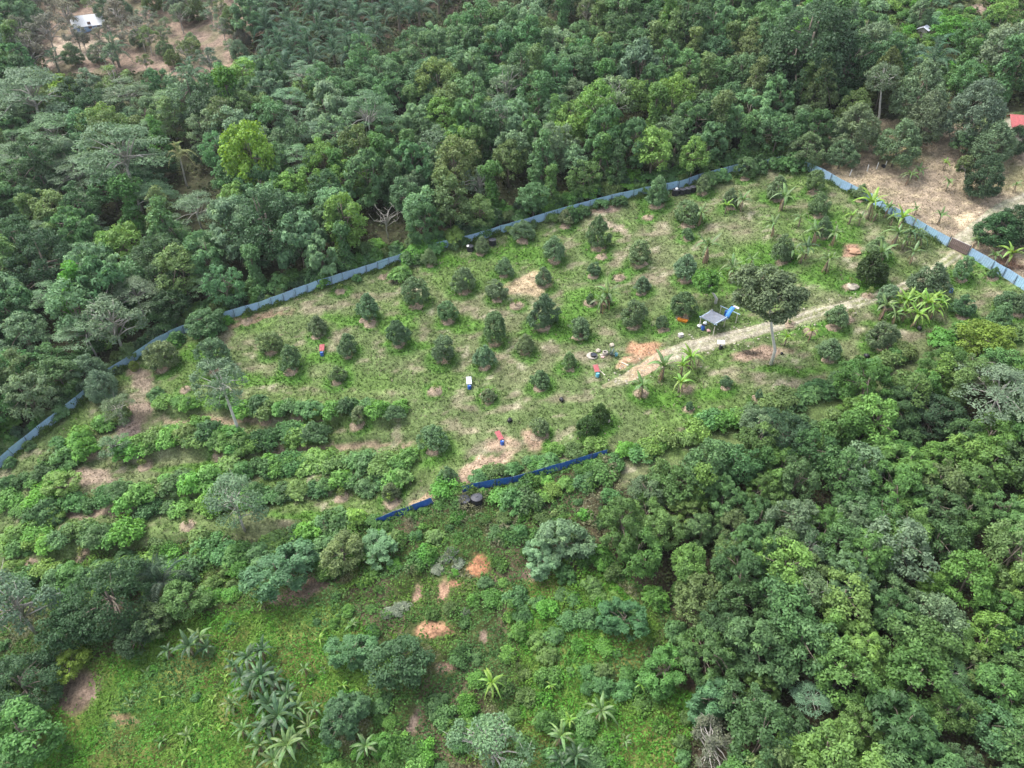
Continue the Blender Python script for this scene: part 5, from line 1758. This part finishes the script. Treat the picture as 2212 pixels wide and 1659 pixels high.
for q in (-0.02, 1.02):
    o = obj('post', GP, ge)
    o.matrix_basis = Matrix.Translation(((gx1 - gx0) * q, (gy1 - gy0) * q, (gz1 - gz0) * q)) @ Matrix.Rotation(ga, 4, 'Z') @ Matrix.Translation((0, -0.1, 0))
_m = MB()
_m.box((gl / 2, 0, 1.98), (gl + 0.1, 0.1, 0.06))
o = obj('top_bar', _m.mesh('gate_bar', mat_plain('pale_steel', (0.5, 0.46, 0.46), 0.5)), ge)
o.matrix_basis = GM
tag(ge, 'brown board gate where the dirt track meets the blue fence', 'gate')

# ------------------------------------------------------------------ tanks, rain catchers, shelter, odds and ends
M_BLACK = mat_plain('black_plastic', (0.018, 0.018, 0.022), 0.5, var=0.2)
M_BLACKTOP = mat_plain('dusty_black_plastic', (0.06, 0.062, 0.075), 0.6, var=0.3, scale=2)
M_WHITE = mat_plain('white_plastic', (0.78, 0.78, 0.76), 0.5, var=0.08)
M_BLUE = mat_plain('blue_plastic', (0.02, 0.10, 0.42), 0.4, var=0.15)
M_TEAL = mat_plain('teal_plastic', (0.12, 0.42, 0.55), 0.45, var=0.15)
M_LBLUE = mat_plain('light_blue_paint', (0.25, 0.5, 0.75), 0.5, var=0.15)
M_RED = mat_plain('red_sheet', (0.36, 0.075, 0.085), 0.6, var=0.25, scale=3, dirt=(0.33, 0.16, 0.14))
M_WSHEET = mat_plain('white_sheet', (0.62, 0.68, 0.74), 0.5, var=0.15, scale=3, dirt=(0.45, 0.46, 0.44))
M_WOOD = mat_plain('pale_timber', (0.5, 0.43, 0.35), 0.8, var=0.2, scale=4)
M_TARP = mat_plain('grey_tarp', (0.17, 0.19, 0.23), 0.75, var=0.25, scale=2.5, dirt=(0.26, 0.27, 0.29))
M_CONC = mat_plain('concrete', (0.42, 0.38, 0.33), 0.9, var=0.2, scale=3, dirt=(0.3, 0.27, 0.22))
M_ORANGE = mat_plain('orange_plastic', (0.75, 0.26, 0.03), 0.5, var=0.15)
M_PINK = mat_plain('pinkish_cloth', (0.62, 0.38, 0.36), 0.8, var=0.15)
M_WATER = mat_plain('dark_water', (0.03, 0.035, 0.05), 0.1, var=0.2)
M_STONE = mat_plain('rock', (0.42, 0.37, 0.3), 0.9, var=0.25, scale=3, bump=0.5)


def thing(name, px, py, rz=0.0, s=1.0):
    x, y, z, t = ground(px, py)
    return obj(name, None, loc=(x, y, z), rot=(0, 0, rz), scale=(s, s, s))


_m = MB()
_m.lathe([(0.0, 0), (0.95, 0), (0.97, 0.05), (0.95, 0.35), (0.98, 0.4), (0.95, 0.45), (0.95, 0.8), (0.98, 0.85), (0.95, 0.9), (0.94, 1.3), (0.97, 1.36), (0.95, 1.42)], 24)
TANK_BODY = _m.mesh('tank_body', M_BLACK, False)
_m = MB()
_m.lathe([(1.0, 1.42), (1.0, 1.5), (0.7, 1.62), (0.3, 1.7), (0.02, 1.71)], 24)
TANK_TOP = _m.mesh('tank_top', M_BLACKTOP)
_m = MB()
_m.lathe([(0.27, 1.66), (0.27, 1.77), (0.24, 1.8), (0.02, 1.8)], 14)
TANK_LID = _m.mesh('tank_lid', M_BLACKTOP)
_m = MB()
_m.lathe([(0.36, -0.05), (0.38, 0.02), (0.36, 0.08), (0.02, 0.12)], 16)
WLID = _m.mesh('white_lid', M_WHITE)


def tank(px, py, s, desc, white=None):
    e = thing('water_tank', px, py, PR.random() * 6, s)
    obj('body', TANK_BODY, e, loc=(0, 0, -0.1))
    o = obj('top', TANK_TOP, e, loc=(0, 0, -0.098))
    obj('lid', TANK_LID, o)
    if white:
        e.rotation_euler.z = 0
        obj('white_lid', WLID, e, loc=white, rot=(0.5, -0.2, 0))
    tag(e, desc, 'water tank', 'black plastic water tanks')


tank(1016, 541, 0.72, 'black water tank with white lid, left of the fence pair', (-0.6, -0.6, 1.7))
tank(1064, 528, 0.78, 'plain black water tank, right one of the upper fence pair')
tank(1459, 420, 0.78, 'black water tank with white lid near the upper fence, leftmost of four', (0.05, -0.3, 1.75))
tank(1473, 418, 0.72, 'plain black water tank, second from left of four in a row')
tank(1485, 416, 0.72, 'plain black water tank, third from left of four in a row')
tank(1496, 413, 0.72, 'plain black water tank, rightmost of four in a row')
tank(1004, 1090, 0.85, 'black water tank with dusty top by the dark blue fence, left one')
tank(1030, 1086, 0.85, 'black water tank by the dark blue fence, right one half behind leaves')


def catcher(px, py, rz, roof_mat, drum_mat, desc, L=1.9, Wd=1.1, black=False):
    """A sloping roof sheet on four sticks that drains into a drum at its low end."""
    e = thing('rain_catcher', px, py, rz, 0.78)
    zlo, zhi = 1.0, 1.45
    V, F = [], []
    n = 10
    for lay in (0, 1):
        for i in range(n + 1):
            x = -Wd / 2 + Wd * i / n
            w = 0.02 * (1 if i % 2 else -1)
            V += [(x, 0.1, zlo + w + lay * 0.012), (x, 0.1 + L, zhi + w + lay * 0.012)]
    m = 2 * (n + 1)
    for i in range(n):
        a = 2 * i
        F += [(a, a + 1, a + 3, a + 2), (m + a, m + a + 2, m + a + 3, m + a + 1), (a, a + 2, m + a + 2, m + a), (a + 1, m + a + 1, m + a + 3, a + 3)]
    F += [(0, m, m + 1, 1), (2 * n, 2 * n + 1, m + 2 * n + 1, m + 2 * n)]
    obj('roof_sheet', new_mesh('roof_sheet', V, F, roof_mat), e)
    for sx in (-1, 1):
        for yv, zt in ((0.2, zlo), (L, zhi)):
            _m = MB()
            _m.box((sx * (Wd / 2 - 0.06), yv, zt / 2 - 0.2), (0.06, 0.06, zt + 0.4 - 0.06))
            obj('leg', _m.mesh('catcher_leg', M_WOOD), e)
    _m = MB()
    _m.lathe([(0.3, 0), (0.31, 0.05), (0.3, 0.28), (0.32, 0.3), (0.3, 0.32), (0.3, 0.58), (0.32, 0.6), (0.3, 0.62), (0.3, 0.86), (0.27, 0.9), (0.02, 0.9)], 16)
    d = obj('drum', _m.mesh('drum', M_BLACK if black else drum_mat), e, loc=(0, -0.18, -0.12), scale=(1.25, 1.25, 1.05))
    _m = MB()
    _m.lathe([(0.07, 0.9), (0.07, 0.93), (0.01, 0.93)], 10, (0.12, 0, 0))
    obj('bung', _m.mesh('bung', M_WHITE), d)
    tag(e, desc, 'rain catcher', 'rain catchers with sloping sheets')


catcher(696, 766, 0.1, M_RED, M_BLUE, 'red sheet sloping to a blue drum among the upper left young trees')
catcher(1014, 838, 0.1, M_WSHEET, M_BLUE, 'white sheet sloping to a blue drum in mid orchard grass')
catcher(1290, 812, 0.15, M_RED, M_TEAL, 'red sheet sloping to a teal drum below the concrete well')
catcher(1084, 958, 0.45, M_RED, M_BLUE, 'red sheet sloping to a blue drum near the lower edge of the orchard', 2.1)
catcher(2052, 630, 0.3, M_RED, M_BLUE, 'red sheet sloping to a blue drum beside the large tree near the gate')
catcher(1556, 752, -0.15, M_WSHEET, M_BLACK, 'white sheet over a black barrel at the edge of the track', 0.8, 1.6, True)

# grey tarp shelter
sx, sy, sz, _ = ground(1537, 706)
sh = obj('tarp_shelter', None, loc=(sx, sy, sz), rot=(0, 0, 0.72))
HW = 1.45
_m = MB()
_m.box((0, 0, 0.75), (0.09, 0.09, 2.1))
SPOST = _m.mesh('shelter_post', mat_plain('pale_post', (0.58, 0.55, 0.47), 0.8))
for a in (-1, 1):
    for b in (-1, 1):
        o = obj('post', SPOST, sh, loc=(a * HW, b * HW, float(height(sx, sy)) * 0))
        wp = Matrix.Rotation(0.72, 3, 'Z') @ Vector((a * HW, b * HW, 0))
        o.location.z = float(height(sx + wp.x, sy + wp.y)) - sz
M_FRAME = mat_plain('blue_frame', (0.42, 0.56, 0.7), 0.55, var=0.15)
for a in (-1, 1):
    _m = MB()
    _m.box((a * HW, 0, 1.86), (0.1, 2 * HW + 0.7, 0.09))
    obj('beam', _m.mesh('beam', M_FRAME), sh)
    _m = MB()
    _m.box((0, a * HW, 1.955), (2 * HW + 0.7, 0.1, 0.09))
    obj('beam', _m.mesh('beam', M_FRAME), sh)
V, F = [], []
n = 12
for i in range(n + 1):
    for j in range(n + 1):
        u, v = i / n * 2 - 1, j / n * 2 - 1
        sag = -0.28 * (1 - u * u) * (1 - v * v) + 0.05 * math.sin(u * 7 + v * 3) * (1 - abs(u))
        V.append((u * (HW + 0.12), v * (HW + 0.12) - (0.25 if v < -0.9 else 0) * (0.5 + 0.5 * u), 2.015 + sag - (0.18 if (v < -0.95 and u > 0) else 0)))
for i in range(n):
    for j in range(n):
        a = i * (n + 1) + j
        F.append((a, a + n + 1, a + n + 2, a + 1))
tarp = obj('tarp', new_mesh('tarp', V, F, M_TARP, smooth=True), sh)
sol = tarp.modifiers.new('thick', 'SOLIDIFY')
sol.thickness = 0.02
tag(sh, 'grey tarp shelter on pale posts with light blue beams beside the track', 'shelter')
# things kept under and round the shelter
e = thing('storage_drum', 1518, 712)
_m = MB()
_m.lathe([(0.3, 0), (0.31, 0.3), (0.33, 0.32), (0.31, 0.34), (0.3, 0.85), (0.27, 0.9), (0.02, 0.9)], 16)
obj('body', _m.mesh('drum_body', M_BLUE), e)
_m = MB()
_m.lathe([(0.28, 0.9), (0.28, 0.94), (0.02, 0.95)], 16)
obj('lid', _m.mesh('drum_lid', M_BLACK), e)
tag(e, 'dark blue storage drum under the left corner of the tarp shelter', 'drum')
def sack(px, py, rz, s, mat, label, cat='sack', seed=0, name='sack', flat=0.7):
    rng = np.random.default_rng(seed)
    V, F = [], []
    nu, nv = 10, 7
    for j in range(nv + 1):
        ph = math.pi * j / nv
        for i in range(nu):
            a = i * 6.283 / nu
            r = math.sin(ph) ** 0.7 * (1 + 0.16 * math.sin(a * 3 + seed) + rng.normal() * 0.05)
            V.append((r * math.cos(a) * 0.5, r * math.sin(a) * 0.38, flat * (0.38 - 0.42 * math.cos(ph) * (1 + rng.normal() * 0.05))))
    for j in range(nv):
        for i in range(nu):
            F.append((j * nu + i, j * nu + (i + 1) % nu, (j + 1) * nu + (i + 1) % nu, (j + 1) * nu + i))
    V.append((0.05, 0, flat * 0.95))
    V.append((-0.05, 0.04, flat * 0.92))
    V.append((0.0, 0.0, flat * 0.7))
    k = len(V)
    F.append((k - 3, k - 2, k - 1))
    x, y, z, t = ground(px, py)
    o = obj(name, new_mesh('sack', V, F, mat, smooth=True), loc=(x, y, z - 0.03), rot=(0, 0, rz), scale=(s, s, s))
    tag(o, label, cat)
    return o


sack(1511, 706, 0.4, 0.9, M_WHITE, 'white sack under the left side of the tarp shelter', seed=1)
sack(1523, 700, 1.2, 0.9, M_WSHEET, 'whitish sack deep under the tarp shelter', seed=2)
sack(1530, 716, 2.0, 0.8, M_PINK, 'pinkish sack by the front post of the tarp shelter', seed=3)
for i, (px, py, lab) in enumerate([(2090, 720, 'black bundle in the grass nearest the right edge of the wood'), (2034, 738, 'black bundle lying on bare ground below the banana clump'),
                                   (1871, 772, 'black bundle on the grass at the top of the lower wood'), (1985, 712, 'black bundle right at the foot of the bright banana clump'),
                                   (1213, 866, 'black bundle beside the far stretch of the track'), (1101, 911, 'black bundle above the lowest red rain catcher'),
                                   (1908, 362, 'black bundle by the white posts on the bare clearing'), (1688, 757 + 8, 'small black bundle in the grass left of the white trunk')]):
    sack(px, py, PR.random() * 6, 0.95 if i != 7 else 0.55, M_BLACK, lab, 'bundle', seed=10 + i, name='bundle', flat=0.9)

# blue goal-like frame with sheet and drum
p0 = ground(1554, 682)
p1 = ground(1589, 698)
fe = obj('blue_frame', None, loc=p0[:3])
dx, dy = p1[0] - p0[0], p1[1] - p0[1]
for q, dz in ((0, 0), (1, p1[2] - p0[2])):
    _m = MB()
    _m.box((dx * q, dy * q, 0.85 + dz), (0.1, 0.1, 2.1))
    obj('post', _m.mesh('post', SPOST.materials[0]), fe)
fl = math.hypot(dx, dy)
FM = Matrix.Rotation(math.atan2(dy, dx), 4, 'Z') @ Matrix.Rotation(-math.atan2(p1[2] - p0[2], fl), 4, 'Y')
_m = MB()
_m.box((fl / 2, 0, 1.93), (fl + 0.6, 0.1, 0.09), FM)
obj('beam', _m.mesh('beam', M_FRAME), fe)
V, F = [], []
for i in range(9):
    t = i / 8
    yv = 1.2 - 2.3 * t
    z = 2.02 + 0.1 * math.sin(t * 6) - (max(0, t - 0.72) * 3.4)
    for xx in (-0.38, 0.38):
        V.append(tuple(FM @ Vector((fl * 0.52 + xx + 0.1 * t, yv, z))))
for i in range(8):
    F.append((2 * i, 2 * i + 1, 2 * i + 3, 2 * i + 2))
o = obj('tarp_strip', new_mesh('tarp_strip', V, F, mat_plain('blue_tarp', (0.07, 0.27, 0.68), 0.5, var=0.25), smooth=True), fe)
o.modifiers.new('thick', 'SOLIDIFY').thickness = 0.015
_m = MB()
_m.box((fl * 0.6, 1.5, 1.95), (1.1, 0.6, 0.04), FM)
obj('white_panel', _m.mesh('white_panel', mat_plain('pale_panel', (0.6, 0.53, 0.53), 0.7)), fe)
tag(fe, 'blue strip of tarp hung over a pale post and beam frame', 'frame')
e = thing('storage_drum', 1568, 683)
_m = MB()
_m.lathe([(0.34, 0), (0.35, 0.3), (0.37, 0.33), (0.35, 0.36), (0.35, 1.0), (0.3, 1.06), (0.02, 1.06)], 16)
obj('body', _m.mesh('drum_body', M_BLUE), e)
_m = MB()
_m.lathe([(0.31, 1.06), (0.31, 1.1), (0.02, 1.1)], 16)
obj('lid', _m.mesh('drum_lid', M_BLUE), e)
tag(e, 'bright blue storage drum below the blue tarp strip', 'drum')

# orange trough, pale box
e = thing('trough', 1474, 694, -0.5)
_m = MB()
_m.add([(-0.9, -0.35, 0.4), (0.9, -0.35, 0.4), (0.9, 0.35, 0.4), (-0.9, 0.35, 0.4), (-0.75, -0.25, 0), (0.75, -0.25, 0), (0.75, 0.25, 0), (-0.75, 0.25, 0),
        (-0.82, -0.28, 0.36), (0.82, -0.28, 0.36), (0.82, 0.28, 0.36), (-0.82, 0.28, 0.36)],
       [(0, 1, 5, 4), (1, 2, 6, 5), (2, 3, 7, 6), (3, 0, 4, 7), (4, 5, 6, 7), (0, 8, 9, 1), (1, 9, 10, 2), (2, 10, 11, 3), (3, 11, 8, 0), (8, 11, 10, 9)])
obj('body', _m.mesh('trough', M_ORANGE), e)
tag(e, 'orange plastic trough on the grass left of the shelter', 'trough')
e = thing('crate', 1470, 727, 0.3)
_m = MB()
_m.box((0, 0, 0.25), (0.75, 0.6, 0.5))
obj('body', _m.mesh('crate_body', mat_plain('pale_crate', (0.6, 0.54, 0.55), 0.7)), e)
_m = MB()
_m.box((0, 0, 0.53), (0.82, 0.66, 0.06))
obj('lid', _m.mesh('crate_lid', mat_plain('pale_lid', (0.66, 0.6, 0.6), 0.7)), e)
tag(e, 'pale crate beside the track left of the shelter', 'crate')

# concrete well, ring, bowl, agave, bucket, planks
e = thing('well', 1279, 769)
_m = MB()
_m.lathe([(0.95, -0.2), (0.95, 0.12), (0.9, 0.16), (0.02, 0.16)], 22)
obj('slab', _m.mesh('well_slab', M_CONC), e)
_m = MB()
_m.lathe([(0.5, 0.162), (0.55, 0.5), (0.5, 0.52), (0.46, 0.45), (0.02, 0.44)], 20, (0.22, -0.2, 0))
obj('basin', _m.mesh('well_basin', M_BLACK), e)
_m = MB()
_m.lathe([(0.455, 0.445), (0.45, 0.47), (0.02, 0.47)], 20, (0.22, -0.2, 0))
obj('water', _m.mesh('well_water', M_WATER), e)
tag(e, 'round concrete well slab with a dark basin on it', 'well')
e = thing('concrete_ring', 1307, 765)
_m = MB()
_m.lathe([(0.45, -0.1), (0.45, 0.5), (0.3, 0.5), (0.29, 0.1), (0.02, 0.08)], 20)
obj('ring', _m.mesh('ring', M_CONC), e)
_m = MB()
_m.lathe([(0.288, 0.12), (0.28, 0.3), (0.02, 0.3)], 16)
obj('filling', _m.mesh('ring_fill', M_BLACK), e)
tag(e, 'pale concrete ring with dark hollow right of the well', 'ring')
sack(1302, 772, 0.2, 0.7, M_PINK, 'pink cloth bundle below the concrete ring', 'bundle', seed=31, name='bundle', flat=0.4)
e = thing('bucket', 1331, 769)
_m = MB()
_m.lathe([(0.2, 0), (0.26, 0.5), (0.28, 0.52), (0.24, 0.5), (0.22, 0.4), (0.02, 0.4)], 16)
obj('body', _m.mesh('bucket', M_TEAL), e)
_m = MB()
_m.tube([(-0.26, 0, 0.5), (-0.15, 0.05, 0.68), (0.15, 0.05, 0.68), (0.26, 0, 0.5)], 0.012, 5)
obj('handle', _m.mesh('bucket_handle', M_BLACK), e)
tag(e, 'teal bucket beside the grey spiky plant', 'bucket')
e = thing('spiky_plant', 1321, 768)
_mA = banana_leaf(40, 1.5, 0.09, 0.2, 0.15, 0.0)
for k in range(14):
    f = obj('leaf', _mA, e, color=vary((0.13, 0.17, 0.17), PR))
    f.matrix_basis = Matrix.Translation((0, 0, 0.05)) @ Matrix.Rotation(k * 2.4, 4, 'Z') @ Matrix.Rotation(-math.radians(70 - 3.5 * k), 4, 'Y')
tag(e, 'grey-green spiky rosette plant beside the concrete ring', 'plant')
for (px, py, rz, L, lab) in [(1350, 787, -0.7, 1.3, 'short pale plank lying by the orange soil'), (1301, 806, -1.05, 1.6, 'narrow pale plank leaning by the teal drum')]:
    x, y, z, t = ground(px, py)
    _m = MB()
    _m.box((0, 0, 0.09), (L, 0.18 if L < 1.5 else 0.1, 0.06))
    _m.box((L * 0.3, 0, 0.045), (0.06, 0.2, 0.03))
    o = obj('plank', _m.mesh('plank', mat_plain('white_plank', (0.66, 0.6, 0.5), 0.8)), loc=(x, y, z), rot=(0, 0, rz))
    tag(o, lab, 'plank')


def boulder(px, py, s, label, seed, mat=None, flat=0.6):
    rng = np.random.default_rng(seed)
    me = bpy.data.meshes.new('boulder')
    import bmesh
    bm = bmesh.new()
    bmesh.ops.create_icosphere(bm, subdivisions=2, radius=0.5)
    for v in bm.verts:
        v.co *= 0.8 + 0.4 * rng.random()
        v.co.z *= flat
    bm.to_mesh(me)
    bm.free()
    me.materials.append(mat or M_STONE)
    x, y, z, t = ground(px, py)
    o = obj('boulder', me, loc=(x, y, z + 0.1 * s), rot=(0, 0, rng.random() * 6), scale=(s, s, s))
    tag(o, label, 'boulder')


boulder(1842, 622, 2.0, 'large pale boulder on the grass above the track', 1)
boulder(1292, 758, 0.9, 'pale rock between the well and the concrete ring', 2)
boulder(1300, 768, 0.7, 'small rock left of the pink bundle', 3)
boulder(1312, 910, 0.8, 'pale rock above the dark bushy trees', 4)
boulder(1845, 545, 2.2, 'heaped reddish rubble mound among the bananas', 5, mat_plain('red_rubble', (0.45, 0.27, 0.17), 0.95, var=0.3, scale=5, bump=0.8), 0.4)
boulder(1322, 746, 0.9, 'flat pale stone behind the grey spiky plant', 6)
# dead brush heap by the track
e = thing('brush_heap', 1620, 763)
_m = MB()
rg = np.random.default_rng(4)
for i in range(40):
    a = rg.random() * 6.28
    c = Vector((rg.normal() * 0.9, rg.normal() * 0.3, 0.1 + 0.25 * rg.random()))
    d_ = Vector((math.cos(a), math.sin(a) * 0.5, rg.normal() * 0.2)) * (0.4 + 0.5 * rg.random())
    _m.tube([c - d_, c, c + d_], [0.03, 0.045, 0.02], 4)
obj('branches', _m.mesh('brush', mat_plain('dark_branch', (0.09, 0.07, 0.05), 0.9)), e)
tag(e, 'dark heap of cut branches left of the tall white trunk', 'brush heap')

# white boundary posts on the bare clearing
for i, (px, py) in enumerate([(1835, 380), (1873, 370), (1893, 365), (1911, 362)]):
    x, y, z, t = ground(px, py)
    _m = MB()
    _m.box((0, 0, 0.6), (0.13, 0.13, 1.5))
    _m.add([(-0.065, -0.065, 1.35), (0.065, -0.065, 1.35), (0.065, 0.065, 1.35), (-0.065, 0.065, 1.35), (0, 0, 1.45)], [(0, 1, 4), (1, 2, 4), (2, 3, 4), (3, 0, 4)])
    o = obj('marker_post', _m.mesh('marker_post', M_WHITE), loc=(x, y, z), rot=(0.06 * PR.normal(), 0.06 * PR.normal(), 0))
    tag(o, 'white marker post on the bare clearing, %s from the fence' % ['first', 'second', 'third', 'fourth'][i], 'post', 'white marker posts')

# houses half hidden among the trees
def house(px, py, rz, L, Wd, wallh, ridge, roof_mat, wall_mat, label, porch=None):
    x, y, z, t = ground(px, py)
    e = obj('house', None, loc=(x, y, z), rot=(0, 0, rz))
    w_ = obj('wall', None, e)
    bpy.data.objects.remove(w_)
    for nm, c, s in (('wall', (0, -Wd / 2, wallh / 2 - 0.5), (L, 0.15, wallh + 1.0)), ('wall', (0, Wd / 2, wallh / 2 - 0.5), (L, 0.15, wallh + 1.0))):
        _m = MB()
        _m.box(c, s)
        obj(nm, _m.mesh('wall', wall_mat), e)
    for sx_ in (-1, 1):
        _m = MB()
        X0, X1 = sx_ * L / 2 - 0.075, sx_ * L / 2 + 0.075
        wi = Wd / 2 - 0.08
        prof = [(-wi, -1.0), (wi, -1.0), (wi, wallh), (0, wallh + ridge - 0.08), (-wi, wallh)]
        V = [(X0, a, b) for a, b in prof] + [(X1, a, b) for a, b in prof]
        _m.add(V, [(4, 3, 2, 1, 0), (5, 6, 7, 8, 9)] + [(i, (i + 1) % 5, 5 + (i + 1) % 5, 5 + i) for i in range(5)])
        obj('gable_wall', _m.mesh('gable_wall', wall_mat), e)
    for sy_ in (-1, 1):
        V, F = [], []
        n = 24
        ov = 0.6
        for i in range(n + 1):
            xx = -L / 2 - ov + (L + 2 * ov) * i / n
            bmp = 0.03 * (i % 2)
            for q, zz in ((0, wallh + ridge), (1, wallh - ridge * ov / (Wd / 2))):
                yy = sy_ * q * (Wd / 2 + ov)
                V += [(xx, yy, zz + bmp + 0.06), (xx, yy, zz + bmp)]
        for i in range(n):
            a = 4 * i
            F += [(a, a + 4, a + 6, a + 2), (a + 1, a + 3, a + 7, a + 5), (a + 2, a + 6, a + 7, a + 3), (a, a + 1, a + 5, a + 4)]
        F += [(0, 2, 3, 1), (4 * n, 4 * n + 1, 4 * n + 3, 4 * n + 2)]
        obj('roof_slope', new_mesh('roof_slope', V, F, roof_mat), e)
    M_GL = mat_plain('dark_glass', (0.03, 0.04, 0.05), 0.15)
    for i, u in enumerate((-0.3, 0.3)):
        _m = MB()
        _m.box((u * L, -Wd / 2 - 0.085, wallh * 0.55), (1.1, 0.04, 1.0))
        w_ = obj('window', _m.mesh('window', M_WHITE), e)
        _m = MB()
        _m.box((u * L, -Wd / 2 - 0.11, wallh * 0.55), (0.94, 0.03, 0.84))
        obj('pane', _m.mesh('pane', M_GL), w_)
    _m = MB()
    _m.box((0, -Wd / 2 - 0.09, 1.0), (0.95, 0.06, 2.0))
    dr_ = obj('door', _m.mesh('door', M_GATE), e)
    _m = MB()
    _m.box((0.36, -Wd / 2 - 0.14, 1.0), (0.05, 0.05, 0.12))
    obj('handle', _m.mesh('door_handle', M_POST), dr_)
    tag(e, label, 'house')
    return e


house(192, 58, 0.6, 8.5, 6.0, 1.2, 2.2, mat_plain('white_roof', (0.74, 0.77, 0.8), 0.4, var=0.08), mat_plain('blue_wall', (0.35, 0.5, 0.75), 0.7), 'white-roofed house with bluish walls on the dry slope')
house(2222, 292, -0.25, 9.0, 6.0, 2.6, 1.3, mat_plain('red_roof', (0.42, 0.1, 0.1), 0.6, var=0.25, dirt=(0.3, 0.13, 0.11)), mat_plain('cream_wall', (0.6, 0.55, 0.45), 0.8), 'red-roofed house cut off by the right picture edge')
house(1992, 76, 0.9, 2.6, 2.0, 1.7, 0.5, mat_plain('grey_white_roof', (0.66, 0.68, 0.75), 0.5, var=0.1), mat_plain('grey_wall', (0.4, 0.36, 0.33), 0.8), 'tiny pale-roofed hut deep in the upper right scrub')

# ------------------------------------------------------------------ air
_m = MB()
_m.box((0, 815, 30), (2900, 1710, 140))
hz, hnt, hbs = mat_new('haze')
hnt.nodes.remove(hbs)
pv = hnt.nodes.new('ShaderNodeVolumePrincipled')
pv.inputs['Color'].default_value = (0.86, 0.92, 1.0, 1)
pv.inputs['Density'].default_value = HAZE
pv.inputs['Anisotropy'].default_value = 0.2
hnt.links.new(pv.outputs[0], hnt.nodes['Material Output'].inputs['Volume'])
if HAZE > 0:
    o = obj('haze', _m.mesh('haze', hz))
    stuff(o, 'thin pale haze over the far slope', 'haze')

word_labels()
from collections import Counter
print(Counter(o.name.split('.')[0] for o in bpy.data.objects if o.parent is None).most_common(40))
print('trees behind', n_back, 'below', n_low, 'objects', len(bpy.data.objects))
